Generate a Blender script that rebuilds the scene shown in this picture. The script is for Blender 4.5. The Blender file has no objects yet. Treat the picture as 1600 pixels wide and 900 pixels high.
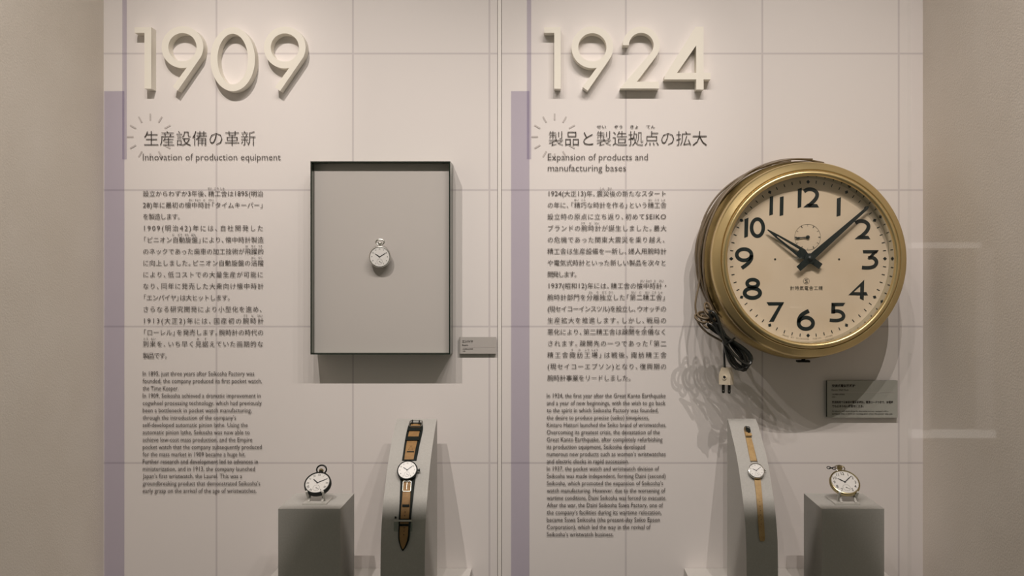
import bpy, bmesh, math, random
from mathutils import Vector, Matrix
random.seed(7)
PI = math.pi
S = bpy.context.scene
COL = S.collection

# ------------------------------------------------------------------ camera, world, lights, exposure
EYE = 1.35                     # eye height
DC = 1.9208                    # camera to back wall
FPX = 1372.0                   # focal length in pixels of the 1600 px wide frame
cam = bpy.data.cameras.new('camera')
co = bpy.data.objects.new('camera', cam)
COL.objects.link(co)
co.location = (0, -DC, EYE)
co.rotation_euler = (PI / 2, 0, 0)
cam.sensor_width = 36
cam.lens = FPX * 36 / 1600
cam.shift_x = -60 / 1600
cam.shift_y = -20 / 1600
cam.clip_start = 0.01
S.camera = co
S.view_settings.view_transform = 'Standard'
S.view_settings.look = 'None'
S.view_settings.gamma = 1
S.view_settings.use_curve_mapping = False
S.view_settings.exposure = 0.0

w = bpy.data.worlds.new('dim room')
S.world = w
w.use_nodes = True
w.node_tree.nodes['Background'].inputs[0].default_value = (0.77, 0.92, 0.74, 1)
w.node_tree.nodes['Background'].inputs[1].default_value = 0.082


def P(px, py, d=0.0):
    """point of the place seen at photo pixel (px, py) and d metres in front of the back wall"""
    z = DC - d
    return Vector(((px - 860) * z / FPX, -d, EYE + (430 - py) * z / FPX))


def spot(x, d, h, tx, ty, tz, power, angle, blend, color, radius=0.012):
    l = bpy.data.lights.new('spot', 'SPOT')
    l.energy = power
    l.color = color
    l.spot_size = math.radians(angle)
    l.spot_blend = blend
    l.shadow_soft_size = radius
    o = bpy.data.objects.new('spot', l)
    COL.objects.link(o)
    o.location = (x, -d, EYE + h)
    v = Vector((tx, -tz, ty)) - o.location
    o.rotation_euler = v.to_track_quat('-Z', 'Y').to_euler()
    return o


WARM = (1.0, 0.895, 0.83)
K = 0.0014
# a row of small spots in the top of the showcase, 1.2 m out from the back wall, each above an added shield plate
SPOTS = ((410, 47), (620, 20), (790, 11), (960, 14), (1130, 22), (1300, 34))
LX = [(p - 860) * K for p, _ in SPOTS]
for px, pw in SPOTS:
    spot((px - 860) * K, 1.2, 1.26, ((px - 860) * 1.16 - 30) * K, EYE - 0.52, 0.0, pw, 86, 1.0, WARM, 0.002)
# two narrow accent spots on the raised years
for px, tpx, pw in ((420, 365, 14), (960, 975, 13.5)):
    spot((px - 860) * K, 1.2, 1.26, (tpx - 860) * K, EYE + 0.40, 0.0, pw, 24, 1.0, WARM, 0.003)

# ------------------------------------------------------------------ materials


def mat(name, color, rough=0.6, metal=0.0, noise=None, bump=None, spec=0.5):
    m = bpy.data.materials.new(name)
    m.use_nodes = True
    nt = m.node_tree
    b = nt.nodes['Principled BSDF']
    b.inputs['Base Color'].default_value = (*color, 1)
    b.inputs['Roughness'].default_value = rough
    b.inputs['Metallic'].default_value = metal
    b.inputs['Specular IOR Level'].default_value = spec
    tc = None
    if noise or bump:
        tc = nt.nodes.new('ShaderNodeTexCoord')
    if noise:
        sc, col2, lo, hi = noise
        n = nt.nodes.new('ShaderNodeTexNoise')
        n.inputs['Scale'].default_value = sc
        n.inputs['Detail'].default_value = 5
        nt.links.new(tc.outputs['Object'], n.inputs['Vector'])
        r = nt.nodes.new('ShaderNodeValToRGB')
        r.color_ramp.elements[0].position = lo
        r.color_ramp.elements[1].position = hi
        r.color_ramp.elements[0].color = (*color, 1)
        r.color_ramp.elements[1].color = (*col2, 1)
        nt.links.new(n.outputs['Fac'], r.inputs['Fac'])
        nt.links.new(r.outputs['Color'], b.inputs['Base Color'])
    if bump:
        sc, st, dist = bump
        n = nt.nodes.new('ShaderNodeTexNoise')
        n.inputs['Scale'].default_value = sc
        n.inputs['Detail'].default_value = 4
        nt.links.new(tc.outputs['Object'], n.inputs['Vector'])
        bp = nt.nodes.new('ShaderNodeBump')
        bp.inputs['Strength'].default_value = st
        bp.inputs['Distance'].default_value = dist
        nt.links.new(n.outputs['Fac'], bp.inputs['Height'])
        nt.links.new(bp.outputs['Normal'], b.inputs['Normal'])
    return m


def glass_mat(name, gloss_scale=1.0, tint=(1, 1, 1), rough=0.0):
    """clear glass: straight-through transmission with Fresnel reflections"""
    m = bpy.data.materials.new(name)
    m.use_nodes = True
    nt = m.node_tree
    nt.nodes.remove(nt.nodes['Principled BSDF'])
    t = nt.nodes.new('ShaderNodeBsdfTransparent')
    t.inputs[0].default_value = (*tint, 1)
    g = nt.nodes.new('ShaderNodeBsdfGlossy')
    g.inputs['Roughness'].default_value = rough
    f = nt.nodes.new('ShaderNodeLayerWeight')
    f.inputs['Blend'].default_value = 0.5
    pw = nt.nodes.new('ShaderNodeMath')
    pw.operation = 'POWER'
    pw.inputs[1].default_value = 5
    mu = nt.nodes.new('ShaderNodeMath')
    mu.operation = 'MULTIPLY_ADD'
    mu.inputs[1].default_value = 0.9 * gloss_scale
    mu.inputs[2].default_value = 0.04 * gloss_scale
    mx = nt.nodes.new('ShaderNodeMixShader')
    nt.links.new(f.outputs['Facing'], pw.inputs[0])
    nt.links.new(pw.outputs[0], mu.inputs[0])
    nt.links.new(mu.outputs[0], mx.inputs[0])
    nt.links.new(t.outputs[0], mx.inputs[1])
    nt.links.new(g.outputs[0], mx.inputs[2])
    nt.links.new(mx.outputs[0], nt.nodes['Material Output'].inputs['Surface'])
    return m


def film_mat(name, color):
    """translucent printed colour: a coloured film that multiplies what it is printed on"""
    m = bpy.data.materials.new(name)
    m.use_nodes = True
    nt = m.node_tree
    nt.nodes.remove(nt.nodes['Principled BSDF'])
    t = nt.nodes.new('ShaderNodeBsdfTransparent')
    t.inputs[0].default_value = (*color, 1)
    nt.links.new(t.outputs[0], nt.nodes['Material Output'].inputs['Surface'])
    return m


def wall_mat():
    m = bpy.data.materials.new('white panel with fine joints')
    m.use_nodes = True
    nt = m.node_tree
    b = nt.nodes['Principled BSDF']
    b.inputs['Roughness'].default_value = 0.62
    b.inputs['Specular IOR Level'].default_value = 0.25
    geo = nt.nodes.new('ShaderNodeNewGeometry')
    sep = nt.nodes.new('ShaderNodeSeparateXYZ')
    nt.links.new(geo.outputs['Position'], sep.inputs[0])
    pitch = 213.2 * K
    masks = []
    for out, org in (('X', (338.3 - 860) * K), ('Z', EYE + (430 - 297) * K)):
        s = nt.nodes.new('ShaderNodeMath')
        s.operation = 'SUBTRACT'
        s.inputs[1].default_value = org
        nt.links.new(sep.outputs[out], s.inputs[0])
        p = nt.nodes.new('ShaderNodeMath')
        p.operation = 'PINGPONG'
        p.inputs[1].default_value = pitch / 2
        nt.links.new(s.outputs[0], p.inputs[0])
        r = nt.nodes.new('ShaderNodeMapRange')
        r.interpolation_type = 'SMOOTHSTEP'
        r.inputs['From Min'].default_value = 0.0008
        r.inputs['From Max'].default_value = 0.0031
        r.inputs['To Min'].default_value = 1
        r.inputs['To Max'].default_value = 0
        nt.links.new(p.outputs[0], r.inputs['Value'])
        masks.append(r.outputs[0])
    mx = nt.nodes.new('ShaderNodeMath')
    mx.operation = 'MAXIMUM'
    nt.links.new(masks[0], mx.inputs[0])
    nt.links.new(masks[1], mx.inputs[1])
    mix = nt.nodes.new('ShaderNodeMix')
    mix.data_type = 'RGBA'
    mix.inputs['A'].default_value = (0.80, 0.755, 0.735, 1)
    mix.inputs['B'].default_value = (0.63, 0.585, 0.585, 1)
    nt.links.new(mx.outputs[0], mix.inputs['Factor'])
    nt.links.new(mix.outputs['Result'], b.inputs['Base Color'])
    return m


M = {
    'wall': wall_mat(),
    'trim': mat('white trim', (0.84, 0.80, 0.76), 0.5),
    'groove': mat('shadow joint filler', (0.42, 0.38, 0.38), 0.8),
    'plaster': mat('beige plaster', (0.78, 0.72, 0.64), 0.8, noise=(7, (0.82, 0.765, 0.69), 0.35, 0.7), bump=(260, 0.22, 0.003)),
    'ceiling': mat('ceiling paint', (0.16, 0.16, 0.15), 0.8),
    'floor': mat('case floor', (0.22, 0.21, 0.20), 0.8),
    'digit': mat('ivory painted board', (0.86, 0.82, 0.73), 0.55),
    'plinth': mat('grey painted plinth', (0.47, 0.46, 0.435), 0.75, noise=(300, (0.51, 0.50, 0.475), 0.4, 0.7), bump=(500, 0.15, 0.001)),
    'platform': mat('white platform', (0.62, 0.60, 0.57), 0.7),
    'ink_dark': mat('dark brown print', (0.045, 0.037, 0.033), 0.7, spec=0.2),
    'ink_mid': mat('grey brown print', (0.085, 0.072, 0.066), 0.7, spec=0.2),
    'ink_pale': mat('pale grey print', (0.56, 0.515, 0.495), 0.7, spec=0.2),
    'film': film_mat('mauve film', (0.79, 0.775, 0.845)),
    'film_thin': film_mat('mauve film thin', (0.80, 0.785, 0.845)),
    'tray_metal': mat('dark steel', (0.15, 0.17, 0.14), 0.2, 0.95),
    'tray_panel': mat('grey lining board', (0.52, 0.49, 0.465), 0.7),
    'steel': mat('nickel steel', (0.72, 0.71, 0.68), 0.22, 1.0),
    'buckle': mat('dull nickel', (0.42, 0.42, 0.38), 0.34, 0.9),
    'gunmetal': mat('black gunmetal', (0.016, 0.019, 0.017), 0.42, 0.2, spec=0.3),
    'old_gold': mat('worn brass', (0.52, 0.44, 0.25), 0.28, 1.0),
    'enamel': mat('white enamel', (0.80, 0.785, 0.76), 0.35),
    'watch_ink': mat('black enamel ink', (0.03, 0.03, 0.03), 0.5),
    'blue_steel': mat('dark hands', (0.02, 0.025, 0.03), 0.35, 0.4),
    'acrylic': mat('frosted acrylic', (0.53, 0.52, 0.485), 0.3),
    'clear': glass_mat('clear glass', 1.0),
    'clear_acrylic': glass_mat('clear acrylic', 1.6, (0.90, 0.92, 0.90), 0.05),
    'brass': mat('satin brass', (0.74, 0.58, 0.30), 0.34, 0.9, noise=(9, (0.66, 0.51, 0.25), 0.35, 0.75), bump=(90, 0.05, 0.002)),
    'brass_dark': mat('dull brass', (0.40, 0.295, 0.12), 0.40, 0.88, noise=(14, (0.30, 0.22, 0.09), 0.4, 0.7)),
    'mirror': mat('polished reflector', (0.62, 0.62, 0.56), 0.10, 1.0),
    'dial': mat('aged cream paint', (0.74, 0.61, 0.45), 0.5, noise=(9, (0.68, 0.54, 0.37), 0.45, 0.8)),
    'clock_ink': mat('black green paint', (0.012, 0.019, 0.018), 0.42),
    'dial_line': mat('thin dial print', (0.10, 0.09, 0.065), 0.6),
    'dial_faint': mat('faint dial print', (0.30, 0.25, 0.17), 0.6),
    'cord_brown': mat('brown cord', (0.17, 0.125, 0.075), 0.45),
    'cord_black': mat('black cord', (0.016, 0.017, 0.015), 0.28),
    'plug': mat('cream plastic', (0.66, 0.58, 0.45), 0.45, noise=(60, (0.52, 0.42, 0.29), 0.5, 0.8)),
    'prong': mat('dark prong metal', (0.06, 0.06, 0.055), 0.35, 0.9),
    'hole': mat('dark hole', (0.01, 0.01, 0.01), 0.9),
    'tag': mat('grey card', (0.47, 0.44, 0.415), 0.65),
    'tag_dark': mat('sage grey card', (0.40, 0.40, 0.36), 0.65),
    'tag_edge': mat('black card edge', (0.03, 0.035, 0.028), 0.7),
    'leather': mat('tan leather', (0.36, 0.205, 0.075), 0.6, noise=(120, (0.27, 0.145, 0.05), 0.4, 0.75), bump=(400, 0.2, 0.001)),
    'leather_pale': mat('pale tan leather', (0.50, 0.335, 0.15), 0.6, noise=(120, (0.40, 0.25, 0.10), 0.4, 0.75), bump=(400, 0.2, 0.001)),
    'leather_dark': mat('black green leather', (0.014, 0.018, 0.016), 0.6, spec=0.15),
    'lit': None,
}

# ------------------------------------------------------------------ mesh helpers


def link(name, bm, material, parent=None, smooth=False, recalc=True):
    me = bpy.data.meshes.new(name)
    if recalc:
        bmesh.ops.recalc_face_normals(bm, faces=bm.faces)
    bm.to_mesh(me)
    bm.free()
    o = bpy.data.objects.new(name, me)
    COL.objects.link(o)
    if material is not None:
        me.materials.append(material)
    if parent is not None:
        o.parent = parent
    if smooth:
        for p in me.polygons:
            p.use_smooth = True
        try:
            me.set_sharp_from_angle(angle=math.radians(35))
        except Exception:
            pass
    return o


def tag(o, label, cat, group=None):
    o['label'] = label
    o['category'] = cat
    if group:
        o['group'] = group
    return o


def struct(o, label=None):
    o['kind'] = 'structure'
    if label:
        o['label'] = label
    return o


def empty(name, matrix, label, cat, group=None):
    o = bpy.data.objects.new(name, None)
    COL.objects.link(o)
    o.matrix_world = matrix
    o.empty_display_size = 0.02
    return tag(o, label, cat, group)


def BM():
    return bmesh.new()


def box(bm, a, b, mtx=None):
    x0, y0, z0 = a
    x1, y1, z1 = b
    vs = [Vector((x, y, z)) for x in (x0, x1) for y in (y0, y1) for z in (z0, z1)]
    if mtx is not None:
        vs = [mtx @ v for v in vs]
    v = [bm.verts.new(c) for c in vs]
    for f in ((0, 1, 3, 2), (4, 6, 7, 5), (0, 4, 5, 1), (2, 3, 7, 6), (0, 2, 6, 4), (1, 5, 7, 3)):
        bm.faces.new([v[i] for i in f])
    return v


def bevel(bm, width, segs=2, angle=30):
    es = [e for e in bm.edges if len(e.link_faces) == 2 and e.calc_face_angle(0) > math.radians(angle)]
    bmesh.ops.bevel(bm, geom=es, offset=width, segments=segs, affect='EDGES', profile=0.5)


def lathe(bm, prof, segs=48, mtx=None, cap0=False, cap1=False):
    """prof: (radius, height) pairs turned about local z"""
    rings = []
    for r, h in prof:
        ring = []
        if r < 1e-7:
            v = Vector((0, 0, h))
            ring = [bm.verts.new(mtx @ v if mtx else v)] * segs
        else:
            for i in range(segs):
                a = 2 * PI * i / segs
                v = Vector((r * math.cos(a), r * math.sin(a), h))
                ring.append(bm.verts.new(mtx @ v if mtx else v))
        rings.append(ring)
    for A, B in zip(rings, rings[1:]):
        for i in range(segs):
            j = (i + 1) % segs
            q = []
            for v in (A[i], A[j], B[j], B[i]):
                if v not in q:
                    q.append(v)
            if len(q) > 2:
                bm.faces.new(q)
    if cap0 and prof[0][0] > 0:
        bm.faces.new(rings[0][::-1])
    if cap1 and prof[-1][0] > 0:
        bm.faces.new(rings[-1])


def sweep(bm, pts, prof, closed=False, up=None, caps=True, scale=None):
    """sweep a closed 2-D profile [(a,b)] along points with parallel-transport frames"""
    n = len(pts)
    pts = [Vector(p) for p in pts]
    tang = []
    for i in range(n):
        if closed:
            t = pts[(i + 1) % n] - pts[i - 1]
        else:
            t = pts[min(i + 1, n - 1)] - pts[max(i - 1, 0)]
        tang.append(t.normalized() if t.length > 1e-9 else Vector((0, 0, 1)))
    nrm = Vector(up) if up else (Vector((0, 1, 0)) if abs(tang[0].y) < 0.9 else Vector((1, 0, 0)))
    nrm = (nrm - tang[0] * nrm.dot(tang[0])).normalized()
    rings = []
    for i in range(n):
        nrm = (nrm - tang[i] * nrm.dot(tang[i]))
        nrm = nrm.normalized() if nrm.length > 1e-9 else Vector((0, 1, 0))
        bi = tang[i].cross(nrm)
        s = scale[i] if scale else 1.0
        rings.append([bm.verts.new(pts[i] + nrm * (a * s) + bi * (b * s)) for a, b in prof])
    m = len(prof)
    rr = rings + ([rings[0]] if closed else [])
    for A, B in zip(rr, rr[1:]):
        for i in range(m):
            j = (i + 1) % m
            bm.faces.new((A[i], A[j], B[j], B[i]))
    if caps and not closed:
        bm.faces.new(rings[0][::-1])
        bm.faces.new(rings[-1])


def circ(r, n=8, e=1.0):
    return [(r * math.cos(2 * PI * i / n), r * e * math.sin(2 * PI * i / n)) for i in range(n)]


def twin(r):
    out = []
    for i in range(14):
        a = 2 * PI * i / 14
        q = r * (0.72 + 0.62 * abs(math.cos(a)) ** 1.5)
        out.append((q * math.cos(a), q * math.sin(a)))
    return out


def catmull(pts, n=8):
    pts = [Vector(p) for p in pts]
    e = [pts[0] * 2 - pts[1]] + pts + [pts[-1] * 2 - pts[-2]]
    out = []
    for i in range(1, len(e) - 2):
        for k in range(n):
            t = k / n
            a, b, c, d = e[i - 1], e[i], e[i + 1], e[i + 2]
            out.append(0.5 * ((2 * b) + (c - a) * t + (2 * a - 5 * b + 4 * c - d) * t * t + (3 * b - a - 3 * c + d) * t ** 3))
    out.append(pts[-1])
    return out


def prism(bm, loops, z0, z1, mtx=None):
    """solid from outer loop + hole loops in 2-D (local xy), extruded z0..z1, via 2-D curve fill"""
    cu = bpy.data.curves.new('tmp', 'CURVE')
    cu.dimensions = '2D'
    cu.fill_mode = 'BOTH'
    PS = 100.0
    cu.extrude = (z1 - z0) / 2 * PS
    for lp in loops:
        sp = cu.splines.new('POLY')
        sp.points.add(len(lp) - 1)
        for p, (x, y) in zip(sp.points, lp):
            p.co = (x * PS, y * PS, 0, 1)
        sp.use_cyclic_u = True
    ob = bpy.data.objects.new('tmp', cu)
    me = ob.to_mesh()
    tb = bmesh.new()
    tb.from_mesh(me)
    ob.to_mesh_clear()
    bpy.data.objects.remove(ob)
    bpy.data.curves.remove(cu)
    bmesh.ops.remove_doubles(tb, verts=tb.verts[:], dist=1e-5)
    nv = {}
    for v in tb.verts:
        c = Vector((v.co.x / PS, v.co.y / PS, v.co.z / PS + (z0 + z1) / 2))
        nv[v] = bm.verts.new(mtx @ c if mtx else c)
    for f in tb.faces:
        bm.faces.new([nv[v] for v in f.verts])
    tb.free()


def stroke(bm, pts, width, z, thick, mtx, closed=False):
    """a flat ribbon of ink along a 2-D path (local xy)"""
    pts = [Vector((p[0], p[1])) for p in pts]
    n = len(pts)
    L, R = [], []
    for i in range(n):
        a = pts[i - 1] if (closed or i > 0) else pts[i]
        b = pts[(i + 1) % n] if (closed or i < n - 1) else pts[i]
        t = (b - a).normalized()
        nn = Vector((-t.y, t.x)) * (width[i] if isinstance(width, (list, tuple)) else width) / 2
        L.append(pts[i] + nn)
        R.append(pts[i] - nn)
    mk = lambda q, zz: bm.verts.new(mtx @ Vector((q.x, q.y, zz)))
    lt = [mk(q, z + thick) for q in L]
    rt = [mk(q, z + thick) for q in R]
    lb = [mk(q, z) for q in L]
    rb = [mk(q, z) for q in R]
    rng = range(n) if closed else range(n - 1)
    for i in rng:
        j = (i + 1) % n
        bm.faces.new((lt[i], lt[j], rt[j], rt[i]))
        bm.faces.new((lb[i], rb[i], rb[j], lb[j]))
        bm.faces.new((lt[i], lb[i], lb[j], lt[j]))
        bm.faces.new((rt[i], rt[j], rb[j], rb[i]))
    if not closed:
        bm.faces.new((lt[0], rt[0], rb[0], lb[0]))
        bm.faces.new((lt[-1], lb[-1], rb[-1], rt[-1]))


def poly(bm, pts, z, thick, mtx):
    a = [bm.verts.new(mtx @ Vector((x, y, z + thick))) for x, y in pts]
    b = [bm.verts.new(mtx @ Vector((x, y, z))) for x, y in pts]
    n = len(pts)
    bm.faces.new(a)
    bm.faces.new(b[::-1])
    for i in range(n):
        j = (i + 1) % n
        bm.faces.new((a[i], b[i], b[j], a[j]))


_tc = {}


def glyphs(body, space=1.0, offset=0.0, shear=0.0):
    """flat letter shapes from the built-in font: (verts, faces, x0, x1) at size 1, base line at 0"""
    key = (body, round(space, 3), offset, shear)
    if key in _tc:
        return _tc[key]
    cu = bpy.data.curves.new('tmp', 'FONT')
    cu.body = body
    cu.size = 1
    cu.space_character = space
    cu.offset = offset
    cu.shear = shear
    cu.resolution_u = 2
    cu.fill_mode = 'FRONT'
    ob = bpy.data.objects.new('tmp', cu)
    COL.objects.link(ob)
    dg = bpy.context.evaluated_depsgraph_get()
    me = ob.evaluated_get(dg).to_mesh()
    vs = [v.co.copy() for v in me.vertices]
    fs = [tuple(p.vertices) for p in me.polygons]
    ob.evaluated_get(dg).to_mesh_clear()
    bpy.data.objects.remove(ob)
    bpy.data.curves.remove(cu)
    xs = [v.x for v in vs] or [0, 1]
    _tc[key] = (vs, fs, min(xs), max(xs))
    return _tc[key]


def put_glyphs(bm, g, fn):
    vs, fs = g[0], g[1]
    bv = [bm.verts.new(fn(v)) for v in vs]
    for f in fs:
        try:
            bm.faces.new([bv[i] for i in f])
        except ValueError:
            pass


def advance(ch):
    if ord(ch) > 0x2000 and ch not in '\u2019':
        return 1.0
    if ch == ' ':
        return 0.3
    a = glyphs('H' + ch + 'H')
    b = glyphs('HH')
    return (a[3] - a[2]) - (b[3] - b[2])


def line(bm, body, x0, x1, ybase, size, d, offset=0.0, mode='space'):
    """one printed line between photo columns x0 and x1 on a plane d metres out from the wall"""
    if mode != 'space':
        g = glyphs(body, 1.0, offset)
        k = (x1 - x0) / (g[3] - g[2])
        put_glyphs(bm, g, lambda v: P(x0 + (v.x - g[2]) * k, ybase - v.y * size, d))
        return
    # justified Japanese: every character on its own advance, the slack spread evenly
    adv, tight = [], '「」、。()・'
    for i, c in enumerate(body):
        a = advance(c) * (1.14 if advance(c) < 1 else 1.0)
        if c in '「」、。・' and len(body) > 12:
            a = 0.62
        adv.append(a)
    lead = []
    for c in body:
        lead.append(-0.42 if c == '「' and len(body) > 12 else 0.0)
    W = sum(adv) - (adv[-1] - 0.94 if adv[-1] == 1.0 else 0.0)
    gap = ((x1 - x0) / size - W) / max(1, len(body) - 1)
    x = 0.0
    for c, a, l in zip(body, adv, lead):
        g = glyphs(c, 1.0, offset)
        sx, sy = (1.14, 1.10) if advance(c) < 1 else (1.0, 1.0)
        dx_ = x + l
        put_glyphs(bm, g, lambda v: P(x0 + (v.x * sx + dx_) * size, ybase - v.y * sy * size, d))
        x += a + gap


# ------------------------------------------------------------------ the setting
XL, XR = (162 - 860) * K, (1442 - 860) * K
ZF, ZC = EYE - 0.80, EYE + 1.30
DG = 1.30

XT0, XT1 = (777.0 - 860) * K, (784.0 - 860) * K
bm = BM()
box(bm, (XL - 0.05, 0.0, ZF), (XT0, 0.03, ZC))
box(bm, (XT1, 0.0, ZF), (XR + 0.05, 0.03, ZC))
box(bm, (XT0, 0.012, ZF), (XT1, 0.03, ZC))
struct(link('wall_back', bm, M['wall']), 'white panelled back wall of the showcase with fine square joints')
bm = BM()
box(bm, ((777.8 - 860) * K, -0.0010, ZF), ((783.2 - 860) * K, 0.012, ZC))
bevel(bm, 0.0006)
struct(link('trim_1', bm, M['trim']), 'thin white joint strip between the two wall panels')
bm = BM()
box(bm, (XL - 0.05, -DG, ZF), (XL, -0.0, ZC))
struct(link('wall_left', bm, M['plaster']))
bm = BM()
box(bm, (XR, -DG, ZF), (XR + 0.05, -0.0, ZC))
struct(link('wall_right', bm, M['plaster']))
bm = BM()
box(bm, (XL - 0.05, -DG, ZF - 0.03), (XR + 0.05, 0.03, ZF))
struct(link('floor', bm, M['floor']))
bm = BM()
box(bm, (XL - 0.05, -DG, ZC), (XR + 0.05, 0.03, ZC + 0.03))
struct(link('ceiling', bm, M['ceiling']))
for i, x in enumerate(LX):  # unseen plates added and shaped to leave the plinth fronts in shade
    bm = BM()
    box(bm, (0.92 * x - 0.044, -DG, EYE + 1.10), (0.92 * x + 0.053, -1.113, EYE + 1.11))
    struct(link(f'trim_{i + 2}', bm, M['ceiling']), 'added unseen plate below a spot, keeping its steep light off the plinth fronts')
XJ = 0.252                     # made-up joint, splits off the right of the glass, which alone reflects
bm = BM()
box(bm, (XL - 0.05, -DG - 0.008, ZF - 0.03), (XJ - 0.0005, -DG, ZC + 0.03))
struct(link('window_1', bm, film_mat('clear showcase glass', (0.985, 0.99, 0.985))), 'large clear glass pane across the front of the showcase')
bm = BM()
box(bm, (XJ + 0.0005, -DG - 0.008, ZF - 0.03), (XR + 0.05, -DG, ZC + 0.03))
struct(link('window_2', bm, glass_mat('reflecting showcase glass', 0.6)), 'right part of the showcase front glass, split off to hold a faint reflection')


# glowing bars added behind the viewer to make the faint reflection in the right-hand pane
def glow_mat(name, color, strength):
    m = bpy.data.materials.new(name)
    m.use_nodes = True
    nt = m.node_tree
    nt.nodes.remove(nt.nodes['Principled BSDF'])
    e = nt.nodes.new('ShaderNodeEmission')
    e.inputs[0].default_value = (*color, 1)
    e.inputs[1].default_value = strength
    nt.links.new(e.outputs[0], nt.nodes['Material Output'].inputs['Surface'])
    return m


YR = -4.0
bm = BM()
box(bm, (1.34, YR - 0.02, 1.452), (1.625, YR, 1.474))
box(bm, (1.36, YR - 0.02, 0.735), (1.680, YR, 0.765))
wl = struct(link('lit_frame', bm, glow_mat('lit frame bars', (1.0, 0.95, 0.88), 1.8)), 'lit frame added across the room for its reflection in the right-hand pane')
bm = BM()
box(bm, (1.405, YR - 0.02, 0.765), (1.435, YR, 1.452))
box(bm, (1.615, YR - 0.02, 0.765), (1.672, YR, 1.452))
link('frame_sides', bm, glow_mat('lit frame sides', (1.0, 0.95, 0.88), 0.5), wl)

# printed colour bands on the wall
def flat(name, x0, y0, x1, y1, d, m, parent=None):
    bm = BM()
    bm.faces.new([bm.verts.new(P(*q, d)) for q in ((x0, y1), (x1, y1), (x1, y0), (x0, y0))])
    return link(name, bm, m, parent)


B = {}
for side, (wx0, wx1, nx0, nx1, nm) in {'l': (162.6, 194.3, 191.0, 198.0, 'left'), 'r': (798.5, 827.3, 823.3, 830.0, 'right')}.items():
    yr = '1909' if side == 'l' else '1924'
    o = flat('colour_band', wx0, 142, wx1, 1010, 0.0016, M['film'])
    tag(o, f'wide mauve band printed down the wall below and beside the {yr} numerals', 'printed band', 'mauve printed bands')
    o = flat('colour_band', nx0, -480, nx1, 249, 0.0020, M['film_thin'])
    tag(o, f'narrow mauve stripe running up past the left edge of the {yr} numerals', 'printed band', 'mauve printed bands')

# radiating dashes printed behind the headings
for cx, cy, yr in ((234.7, 213.7, '1909'), (866.6, 213.6, '1924')):
    bm = BM()
    for k in range(12):
        if k == 3:
            continue
        a = k * PI / 6
        ux, uy = math.sin(a), -math.cos(a)
        px_, py_ = -uy, ux
        q = [(cx + ux * r + px_ * e, cy + uy * r + py_ * e) for r, e in ((26, -1.15), (26, 1.15), (36.3, 1.15), (36.3, -1.15))]
        bm.faces.new([bm.verts.new(P(x, y, 0.0012)) for x, y in q])
    tag(link('sunburst_print', bm, M['ink_pale']), f'ring of pale grey clock dashes printed behind the heading under {yr}', 'printed emblem', 'printed clock dashes')

# ------------------------------------------------------------------ raised year numerals
DD = 0.024


def arc(cx, cy, r, a0, a1, n=40, ry=None):
    ry = ry or r
    return [(cx + r * math.cos(a0 + (a1 - a0) * i / n), cy + ry * math.sin(a0 + (a1 - a0) * i / n)) for i in range(n + 1)]


def digit(loops, label):
    """loops in photo pixels of the front face"""
    zz = DC - DD
    bm = BM()
    conv = [[((x - 860) * zz / FPX, EYE + (430 - y) * zz / FPX) for x, y in lp] for lp in loops]
    cx = sum(p[0] for p in conv[0]) / len(conv[0])
    cz = sum(p[1] for p in conv[0]) / len(conv[0])
    prism(bm, [[(x - cx, z - cz) for x, z in lp] for lp in conv], 0.0005, DD)
    bevel(bm, 0.0005, 1, 50)
    o = link('raised_numeral', bm, M['digit'])
    o.matrix_world = Matrix.Translation((cx, 0, cz)) @ Matrix.Rotation(PI / 2, 4, 'X')
    return tag(o, label, 'numeral', 'raised ivory numerals of the years')


def nine(cx, cy, R=32.6, r=22.0):
    # screen angles, y down: outer ring runs clockwise from the tail's inner join to its outer join
    a0 = math.radians(78)
    a1 = math.radians(360 + 28)
    outer = arc(cx, cy, R, a0, a1, 60)
    tail = [(cx - 7.4, cy + 68), (cx - 15.2, cy + 62)]
    hole = arc(cx, cy, r, 0, 2 * PI * 59 / 60, 59)
    return [outer + tail, hole]


def one(x0, x1, xf, t=42.5, b=138.5):
    return [[(xf, t), (x1, t), (x1, b), (x0, b), (x0, t + 8.8), (xf, t + 8.8)]]


digit(one(225.6, 236.2, 210.2), 'raised ivory numeral 1, first of the year 1909, beside the narrow mauve stripe')
digit(nine(285, 73.6), 'raised ivory numeral 9, first nine of the year 1909, between the 1 and the 0')
digit([arc(363.6, 92.4, 34.8, 0, 2 * PI * 71 / 72, 71, 50), arc(363.6, 92.2, 23.8, 0, 2 * PI * 71 / 72, 71, 39.5)], 'raised ivory oval numeral 0 of the year 1909, the only zero on the wall')
digit(nine(445, 74.2), 'raised ivory numeral 9 that ends the year 1909, right after the 0')
digit(one(866, 876.2, 850.2), 'raised ivory numeral 1, first of the year 1924')
digit(nine(925.6, 73.8), 'raised ivory numeral 9 of the year 1924, between the 1 and the 2')
two_o = arc(1002, 70.5, 29.0, PI, 2 * PI + 0.62, 40)
two_i = arc(1002, 70.5, 19.2, 2 * PI + 0.62, PI, 40)
digit([two_o + [(995, 127.6), (1029.6, 127.6), (1029.6, 138.2), (969, 138.2), (969.5, 137)] + two_i], 'raised ivory numeral 2 of the year 1924, the only two on the wall')
digit([[(1087, 41.5), (1099.4, 41.5), (1099.4, 113.8), (1110.4, 113.8), (1110.4, 124), (1099.4, 124), (1099.4, 139.8), (1087.8, 139.8), (1087.8, 124), (1037.8, 124), (1038.6, 118.5)],
       [(1087.8, 71), (1087.8, 113.8), (1057.8, 113.8)]], 'raised ivory numeral 4 that ends the year 1924')

# ------------------------------------------------------------------ printed writing
DT = 0.0024


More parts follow.
